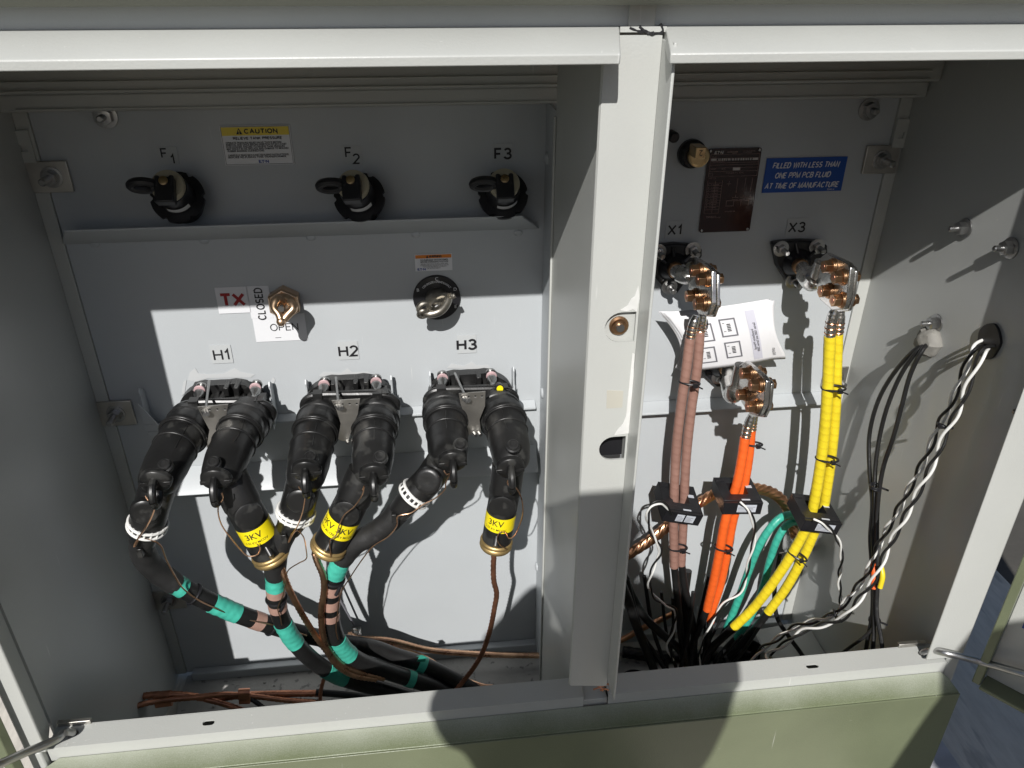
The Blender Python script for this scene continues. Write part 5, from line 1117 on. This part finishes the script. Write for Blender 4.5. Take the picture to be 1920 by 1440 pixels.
# current transformers
def ct(label, c, y, rx, ry, rz, gx):
    p = at(*c, y); o = thing("current_transformer", label, "current transformer", p, "black current transformer blocks on the phase cables")
    R = Matrix.Translation(p) @ Matrix.Rotation(rz, 4, 'Z') @ Matrix.Rotation(ry, 4, 'Y') @ Matrix.Rotation(rx, 4, 'X')
    hw, hd, hh = .035, .037, .0125
    me = plate2d([(-hw, -hd), (hw, -hd), (hw, hd), (-hw, hd)], [rrect(-.016, -.012, .016, .020, .002)], 2*hh)
    part("core_case", MB().mesh(me, R @ Matrix.Translation((0, 0, -hh))), M['black'], o, bevel=.0012)
    tr = MB().box((-hw+.001, -hd+.006, hh), (hw-.001, -hd+.016, hh+.0012), R)
    part("case_ridge", tr, M['black'], o, bevel=.0004)
    part("case_latch", MB().box((-hw+.002, hd-.012, hh), (-.018, hd-.003, hh+.001), R), M['black'], o, bevel=.0004)
    lmat = M['greylabel']
    for (a, b) in ((-.012, .002), (.005, .022)) if gx else ((-.010, .024),):
        lb = part("rating_label", MB().box((a, -hd-.0006, -.0075), (b, -hd-.0001, .0085), R), lmat, o)
    part("top_label", MB().box((.017, .006, hh+.0001), (.028, .013, hh+.0006), R), lmat, o); part("top_label", MB().box((-.002, -hd+.006, hh+.0013), (.013, -hd+.0095, hh+.0017), R), lmat, o)
    tx = MB(); FF = R @ Matrix.Translation((0, -hd-.0008, 0)) @ Matrix.Rotation(math.pi/2, 4, 'X')
    rr = random.Random(int(c[0]))
    for k in range(4):
        x = -.009 if not gx else -.0105
        for a in ([(-.009, .022)] if not gx else [(-.011, .001), (.006, .021)]):
            x0_ = a[0]; x1_ = a[0]+(a[1]-a[0])*rr.uniform(.6, 1)
            b = len(tx.v); z_ = .0045-.003*k
            for (xx, zz) in ((x0_, z_), (x1_, z_), (x1_, z_-.0011), (x0_, z_-.0011)): tx.v.append(FF @ V((xx, zz, 0)))
            tx.f.append([b, b+1, b+2, b+3])
    adopt(tx.build("print_lines", M['inkgrey'], recalc=False), lb)
    return R
ct("current transformer block tilted on the brown cables", (1271, 944), -.135, math.radians(8), math.radians(13), math.radians(-2), True)
ct("current transformer block lying level on the orange cables", (1381, 929), -.135, math.radians(2), math.radians(2), math.radians(-4), False)
ct("current transformer block tilted on the yellow cables", (1526, 963), -.158, math.radians(4), math.radians(10), math.radians(-4), False)

# ------------------------------------------------------------------ paired signal wires
def pair(label, pts, r=.0023, off=.0036, pitch=.085, phase=0.0, name="twisted_wire_pair", third=False, group="black and white twisted signal wires"):
    P = smooth_path(pts, .0035); fr = frames(P); S = cum(P); o = thing(name, label, "wire", P[-1], group)
    for k, (nm, mt) in enumerate((("white_wire", M['white']), ("black_wire", M['jacket']))):
        Q = []
        for i, p in enumerate(P):
            a = phase+2*math.pi*S[i]/pitch+k*math.pi; Q.append(p+fr[i][1]*(off*math.cos(a))+fr[i][2]*(off*math.sin(a)))
        part(nm, MB().tube(Q, r, 9), mt, o)
    return o
def wpt(px, py, off): return atX(px, py, W-off)
mainpts = [(1852, 645, .002), (1836, 655, .022), (1812, 706, .030), (1790, 762, .034), (1768, 800, .036), (1748, 850, .040), (1718, 909, .046), (1688, 966, .052), (1657, 1022, .058), (1634, 1076, .066), (1605, 1116, .078), (1574, 1152, .092), (1534, 1167, .11), (1498, 1178, .13), (1462, 1203, .155), (1432, 1224, .175), (1418, 1246, .19)]
pair("left of the two long twisted pairs running down from the hole in the side wall", [wpt(a-8, b-3, c) for a, b, c in mainpts], phase=.4, pitch=.088)
pair("right of the two long twisted pairs running down from the hole in the side wall", [wpt(a+8, b+5, c+.010) for a, b, c in mainpts[:-1]]+[wpt(1450, 1242, .19)], phase=2.2, pitch=.094)
pair("twisted pair looping left from the brown cables' current transformer", [at(*p) for p in [(1259, 962, -.17), (1240, 942, -.178), (1222, 947, -.18), (1214, 966, -.178), (1220, 995, -.17), (1238, 1034, -.16), (1228, 1056, -.155), (1217, 1094, -.15), (1226, 1118, -.148), (1246, 1133, -.145), (1266, 1144, -.14), (1262, 1180, -.14), (1252, 1210, -.145), (1262, 1240, -.155)]], r=.0019, off=.0026, pitch=.10, phase=1)
pair("twisted pair curving down from the orange cables' current transformer", [at(*p) for p in [(1386, 942, -.175), (1402, 955, -.178), (1414, 985, -.172), (1414, 1010, -.165), (1405, 1050, -.158), (1398, 1085, -.15), (1386, 1112, -.145), (1360, 1130, -.14), (1338, 1160, -.135), (1318, 1198, -.13), (1310, 1230, -.13), (1312, 1260, -.14)]], r=.0019, off=.0024, pitch=.12, phase=.3)
pair("twisted pair falling from the yellow cables' current transformer to the long pairs", [at(*p) for p in [(1524, 975, -.197), (1540, 980, -.20), (1558, 994, -.198), (1575, 1022, -.19), (1578, 1050, -.185), (1573, 1085, -.18), (1576, 1115, -.178), (1576, 1145, -.175)]], r=.0019, off=.0024, pitch=.085)
mb = MB()
tie = thing("wire_tie", "black tie round the long twisted pairs, a hand's width below the wire hole", "cable tie", wpt(1768, 797, .045), "ties on the signal wires")
p = wpt(1767, 798, .044); mb.torus(p, V((.4, .2, 1)), .0075, .0018, 20, 8); mb.tube([p+V((-.010, -.006, .002)), p+V((.012, -.006, -.001))], .0026, 8); part("tie_band", mb, M['black'], tie)
tie = thing("wire_tie", "black tie where the long twisted pairs bend near the floor", "cable tie", wpt(1566, 1152, .095), "ties on the signal wires")
p = wpt(1566, 1152, .10); mb = MB().torus(p, V((1, -.3, .5)), .0085, .0018, 20, 8); mb.tube([p+V((-.02, -.01, .010)), p, p+V((.010, -.01, -.01))], .0018, 8); part("tie_band", mb, M['black'], tie)
# black control wires from the putty
for k, (dx, lab) in enumerate(((-9, "leftmost black control wire from the grey putty"), (0, "middle black control wire from the grey putty"), (12, "rightmost black control wire from the grey putty, bowing outward"))):
    bow = (0, 0, 0, 10)[k+1 if k else 0]
    pts = [(1745, 642, .004), (1724+dx*.6, 654, .028), (1694+dx*1.2, 690+k*4, .036), (1666+dx*2, 748+k*8, .040), (1650+dx*2.2, 815, .042), (1641+dx*1.2, 880, .044), (1640+dx*.5, 945, .046), (1637+dx*.6, 1010, .048), (1640+dx*.5, 1075, .052), (1639+dx*.4, 1150, .056), (1638+dx*1.1, 1192, .058), (1636+dx*1.8, 1240, .062)]
    tag(MB().tube(smooth_path([wpt(*q) for q in pts], .006), .0036, 10).build("control_wire", M['jacket']), lab, "wire", "black control wires beside the side wall")
tag(MB().tube(smooth_path([wpt(1640, 1176, .055), wpt(1618, 1196, .07), wpt(1590, 1216, .085), wpt(1560, 1240, .10)], .005), .0030, 10).build("control_wire", M['jacket']), "short black control wire branching left above the sill", "wire", "black control wires beside the side wall")
tag(MB().tube(smooth_path([wpt(1637, 1056, .056), wpt(1639, 1080, .056), wpt(1638, 1104, .058)], .004), .0046, 12).build("marker_sleeve", M['orange']), "orange marker sleeve on a black control wire", "sleeve")
tag(MB().tube(smooth_path([wpt(1652, 1062, .056), wpt(1655, 1080, .056), wpt(1650, 1102, .058)], .004), .0042, 12).build("marker_sleeve", M['yellow']), "yellow marker sleeve on a black control wire", "sleeve")
for px, py, lab in ((1642, 911, "black tie round the control wires halfway down"), (1640, 1162, "black tie round the control wires just above the sill")):
    p = wpt(px, py, .050); tie = thing("wire_tie", lab, "cable tie", p, "ties on the signal wires")
    mb = MB().torus(p, V((0, 0, 1)), .0085, .0017, 20, 8); mb.torus(p-V((0, 0, .004)), V((.1, 0, 1)), .0085, .0015, 20, 8); mb.tube([p+V((.006, -.006, 0)), p+V((.018, -.010, -.004))], .0018, 8); part("tie_band", mb, M['black'], tie)
# putty lump and hole grommet
pc = wpt(1748, 640, .0); mb = MB().sphere(pc+V((-.008, -.003, .0)), .023, 22, (.75, 1.05, 1.0))
rr = random.Random(11)
for v in mb.v:
    d = v-pc; n = math.sin(d.y*260+1)*math.sin(d.z*230+.4)+.6*math.sin(d.y*520+d.z*430)+rr.uniform(-.3, .3); v += d.normalized()*(n*.0022)
tag(mb.build("putty_lump", M['putty']), "grey lump of sealing putty on the right side wall where black wires enter", "putty")
hc = wpt(1857, 640, .0005); mb = MB()
pts = [(.0215*math.cos(2*math.pi*i/40)*(1+.035*math.sin(3*i*.157+.5)+.03*math.sin(7*i*.157)), .026*math.sin(2*math.pi*i/40)*(1+.03*math.sin(5*i*.157))) for i in range(40)]
mb.mesh(plate2d(pts, (), .004), SIDE(hc.x, hc.y, hc.z)); tag(mb.build("hole_grommet", M['ink'], .001), "ragged black rubber plug round the wire hole in the right side wall", "grommet")

# ------------------------------------------------------------------ paper manual, curled, behind the brown cables
def manual():
    o = thing("paper_manual", "curled white installation manual with meter drawings behind the brown cables", "booklet", at(1355, 640, -.05))
    TL, TR, BR, BL = at(1246, 589, -.058), at(1452, 563, -.055), at(1470, 670, -.045), at(1276, 698, -.06)
    nu, nv = 30, 14
    def S(u, v, off=0.0):   # u along width, v from top to bottom
        a = TL.lerp(TR, u); b = BL.lerp(BR, u); p = a.lerp(b, v)
        bulge = -.010*math.sin(math.pi*u)*.6-.010*math.sin(math.pi*v)*u - .012*(1-u)**3*math.sin(math.pi*v)
        p = p+V((0, bulge+off, 0))
        if u > .88: p = p+V((-(u-.88)*.10*math.sin(math.pi*min(1, v*1.1)), -(u-.88)*.05*v, 0))
        if u < .12: p = p+V(((.12-u)*.16*math.sin(math.pi*v), .05*(.12-u), 0))
        return p
    def sheet(off, mt, nm, sh=0):
        mb = MB()
        for j in range(nv+1):
            for i in range(nu+1): mb.v.append(S(i/nu, j/nv, off)+V((sh, 0, 0)))
        for j in range(nv):
            for i in range(nu): a = j*(nu+1)+i; mb.f.append([a, a+1, a+nu+2, a+nu+1])
        ob = part(nm, mb, mt, o); md = ob.modifiers.new("thick", 'SOLIDIFY'); md.thickness = .0004; return ob
    sheet(0, M['paper'], "cover_sheet"); sheet(.0035, M['paper'], "inner_sheet", -.004); sheet(.007, M['paper'], "inner_sheet", -.007)
    def quad(mb, u0, v0, u1, v1, n=6):
        b = len(mb.v)
        for j in range(n+1):
            for i in range(n+1): mb.v.append(S(u0+(u1-u0)*i/n, v0+(v1-v0)*j/n, -.0012))
        for j in range(n):
            for i in range(n): a = b+j*(n+1)+i; mb.f.append([a, a+1, a+n+2, a+n+1])
    g1, g2, g3 = MB(), MB(), MB()
    for (u, v) in ((.30, .34), (.52, .30), (.28, .72), (.52, .68)):
        uw, vw = .075, .145; t = .014
        quad(g1, u-uw, v-vw, u+uw, v-vw+t*1.6); quad(g1, u-uw, v+vw-t*1.6, u+uw, v+vw); quad(g1, u-uw, v-vw+t*1.6, u-uw+t, v+vw-t*1.6); quad(g1, u+uw-t, v-vw+t*1.6, u+uw, v+vw-t*1.6)
        g2 = MB()
        for k in range(5): quad(g2, u-.012, v-.06+k*.026, u+.022, v-.045+k*.026, 2)
        part("meter_display", g2, M['ink'], o)
        quad(g1, u-.05, v-.08, u-.03, v-.07, 2); quad(g1, u-.05, v+.05, u-.028, v+.06, 2)
    quad(g3, .70, .08, .785, .92, 10)
    part("meter_drawing", g1, M['inkgrey'], o); part("title_band", g3, mat("pale_lilac_print", (.62, .62, .70), .6), o)
    tx = MB()
    def ptext(txt, u, v0, hgt, wd):
        me, a0, a1, b0, b1 = text_mesh(txt, .0); b = len(tx.v)
        for q in me.vertices: tx.v.append(S(u+(q.co.y-.345)/.69*hgt, v0+(q.co.x-(a0+a1)/2)/(a1-a0)*wd, -.002))
        for p_ in me.polygons: tx.f.append([b+i for i in p_.vertices])
    ptext("Series 1000 and Series 2000", .755, .52, -.024, .50); ptext("Installation Manual", .725, .55, -.024, .36); ptext("LEVITON", .90, .82, -.03, .14)
    part("lettering", tx, M['ink'], o)
manual()

# small sticker remnant on the right door
p = dm @ V((.055, .001, .085))
tag(MB().box((.030, .0006, .110), (.046, .0012, .120), dm).build("torn_sticker", M['inkblue']), "tiny torn blue sticker on the open right door", "sticker")
tag(MB().box((1.365, -.94, ZPAD+.001), (1.505, -.335, ZPAD+.018), None).build("weathered_board", M['board'], .003), "grey weathered board lying on the concrete beside the apron's end", "board")

# ================================================================== PEOPLE (out of frame: they cast the shadows)
def skin_obj(name, nodes, edges, material, parent, root=0, sub=2):
    me = bpy.data.meshes.new(name); me.from_pydata([n[0] for n in nodes], edges, []); me.update()
    o = bpy.data.objects.new(name, me); COL.objects.link(o)
    o.modifiers.new("skin", 'SKIN'); md = o.modifiers.new("sub", 'SUBSURF'); md.levels = sub; md.render_levels = sub
    sv = me.skin_vertices[0].data if me.skin_vertices else None
    if sv is None:
        bm = bmesh.new(); bm.from_mesh(me); bm.verts.layers.skin.verify(); bm.to_mesh(me); bm.free(); sv = me.skin_vertices[0].data
    for i, n in enumerate(nodes):
        r = n[1]; sv[i].radius = (r, r) if not isinstance(r, tuple) else r; sv[i].use_root = (i == root)
    me.materials.append(material); adopt(o, parent); return o
def person(label, base, hands, shirt, headtilt=0.0, hgt=1.0):
    bx, by = base; gz = ZPAD; o = thing("person", label, "person", (bx, by, gz)); B = lambda x, y, z: (bx+x*hgt, by+y*hgt, gz+z*hgt)
    # trousers
    nd = [(B(0, 0, .90), (.15, .11)), (B(-.09, 0, .82), .095), (B(-.10, .01, .48), .062), (B(-.11, -.01, .09), .048), (B(.09, 0, .82), .095), (B(.10, .01, .48), .062), (B(.11, -.01, .09), .048)]
    skin_obj("trousers", nd, [(0, 1), (1, 2), (2, 3), (0, 4), (4, 5), (5, 6)], M['trouser'], o)
    for s in (-1, 1): skin_obj("boot", [(B(.11*s, -.03, .05), .05), (B(.115*s, .07, .045), .048), (B(.12*s, .16, .035), .038)], [(0, 1), (1, 2)], M['boot'], o)
    sL, sR = V(B(-.17, 0, 1.34)), V(B(.17, 0, 1.34)); hL, hR = V(hands[0]), V(hands[1])
    eL = (sL+hL)/2+V((-.09, 0, -.10)); eR = (sR+hR)/2+V((.075, 0, -.06))
    nd = [(B(0, 0, .94), (.155, .115)), (B(0, .01, 1.12), (.165, .12)), (B(0, 0, 1.32), (.15, .10)), (B(0, .01, 1.40), .07), (tuple(sL), .07), (tuple(eL), .05), (tuple(hL.lerp(eL, .18)), .038), (tuple(sR), .07), (tuple(eR), .05), (tuple(hR.lerp(eR, .18)), .038)]
    skin_obj("shirt", nd, [(0, 1), (1, 2), (2, 3), (2, 4), (4, 5), (5, 6), (2, 7), (7, 8), (8, 9)], shirt, o)
    nd = [(B(0, .01, 1.38), .055), (B(0, .03, 1.45), .055), (B(0, .05, 1.50), (.068, .075)), (B(0, .04, 1.57), (.076, .09)), (B(0, .03, 1.64), (.055, .065)), (B(0, .125, 1.545), .018)]
    skin_obj("head", nd, [(0, 1), (1, 2), (2, 3), (3, 4), (3, 5)], M['skin'], o)
    skin_obj("hair", [(B(0, .0, 1.60), (.08, .085)), (B(0, .02, 1.655), (.068, .075)), (B(0, -.03, 1.54), (.065, .05))], [(0, 1), (0, 2)], M['hair'], o)
    for (h_, e_, s) in ((hL, eL, -1), (hR, eR, 1)):
        d = (h_-e_).normalized(); side = V((s, 0, 0)); nd = [(tuple(h_.lerp(e_, .2)), .028), (tuple(h_), (.036, .022))]; ed = [(0, 1)]
        for k, L_ in enumerate((.060, .068, .064, .050)):
            a = h_+d*.035+V((0, 0, 1))*(.026-.017*k); b = a+d*L_*.45-side*.008; c = b+d*L_*.4-side*.020; i = len(nd); nd += [(tuple(a), .0095), (tuple(b), .009), (tuple(c), .008)]; ed += [(1, i), (i, i+1), (i+1, i+2)]
        a = h_+V((0, 0, .03))-side*.02; i = len(nd); nd += [(tuple(a), .011), (tuple(a+V((-side.x*.02, .01, .025))), .009)]; ed += [(1, i), (i, i+1)]
        skin_obj("hand", nd, ed, M['skin'], o, root=1, sub=1)
    return o
person("person in navy shirt standing at the open cabinet, holding up a phone", (.500, -1.56), ((.500, -1.275, .895), (.645, -1.275, .895)), M['shirt'], hgt=.955)
tag(MB().box((.500, -1.252, .895), (.643, -1.243, .967)).build("phone", M['phone'], .003), "dark phone held up sideways in front of the person in navy", "phone")
person("person in orange vest standing to the right of the cabinet front", (1.29, -1.62), ((1.12, -1.55, .42), (1.49, -1.55, .42)), M['reflect'], hgt=1.0)  # invented figure, added out of frame to shade the apron's right end
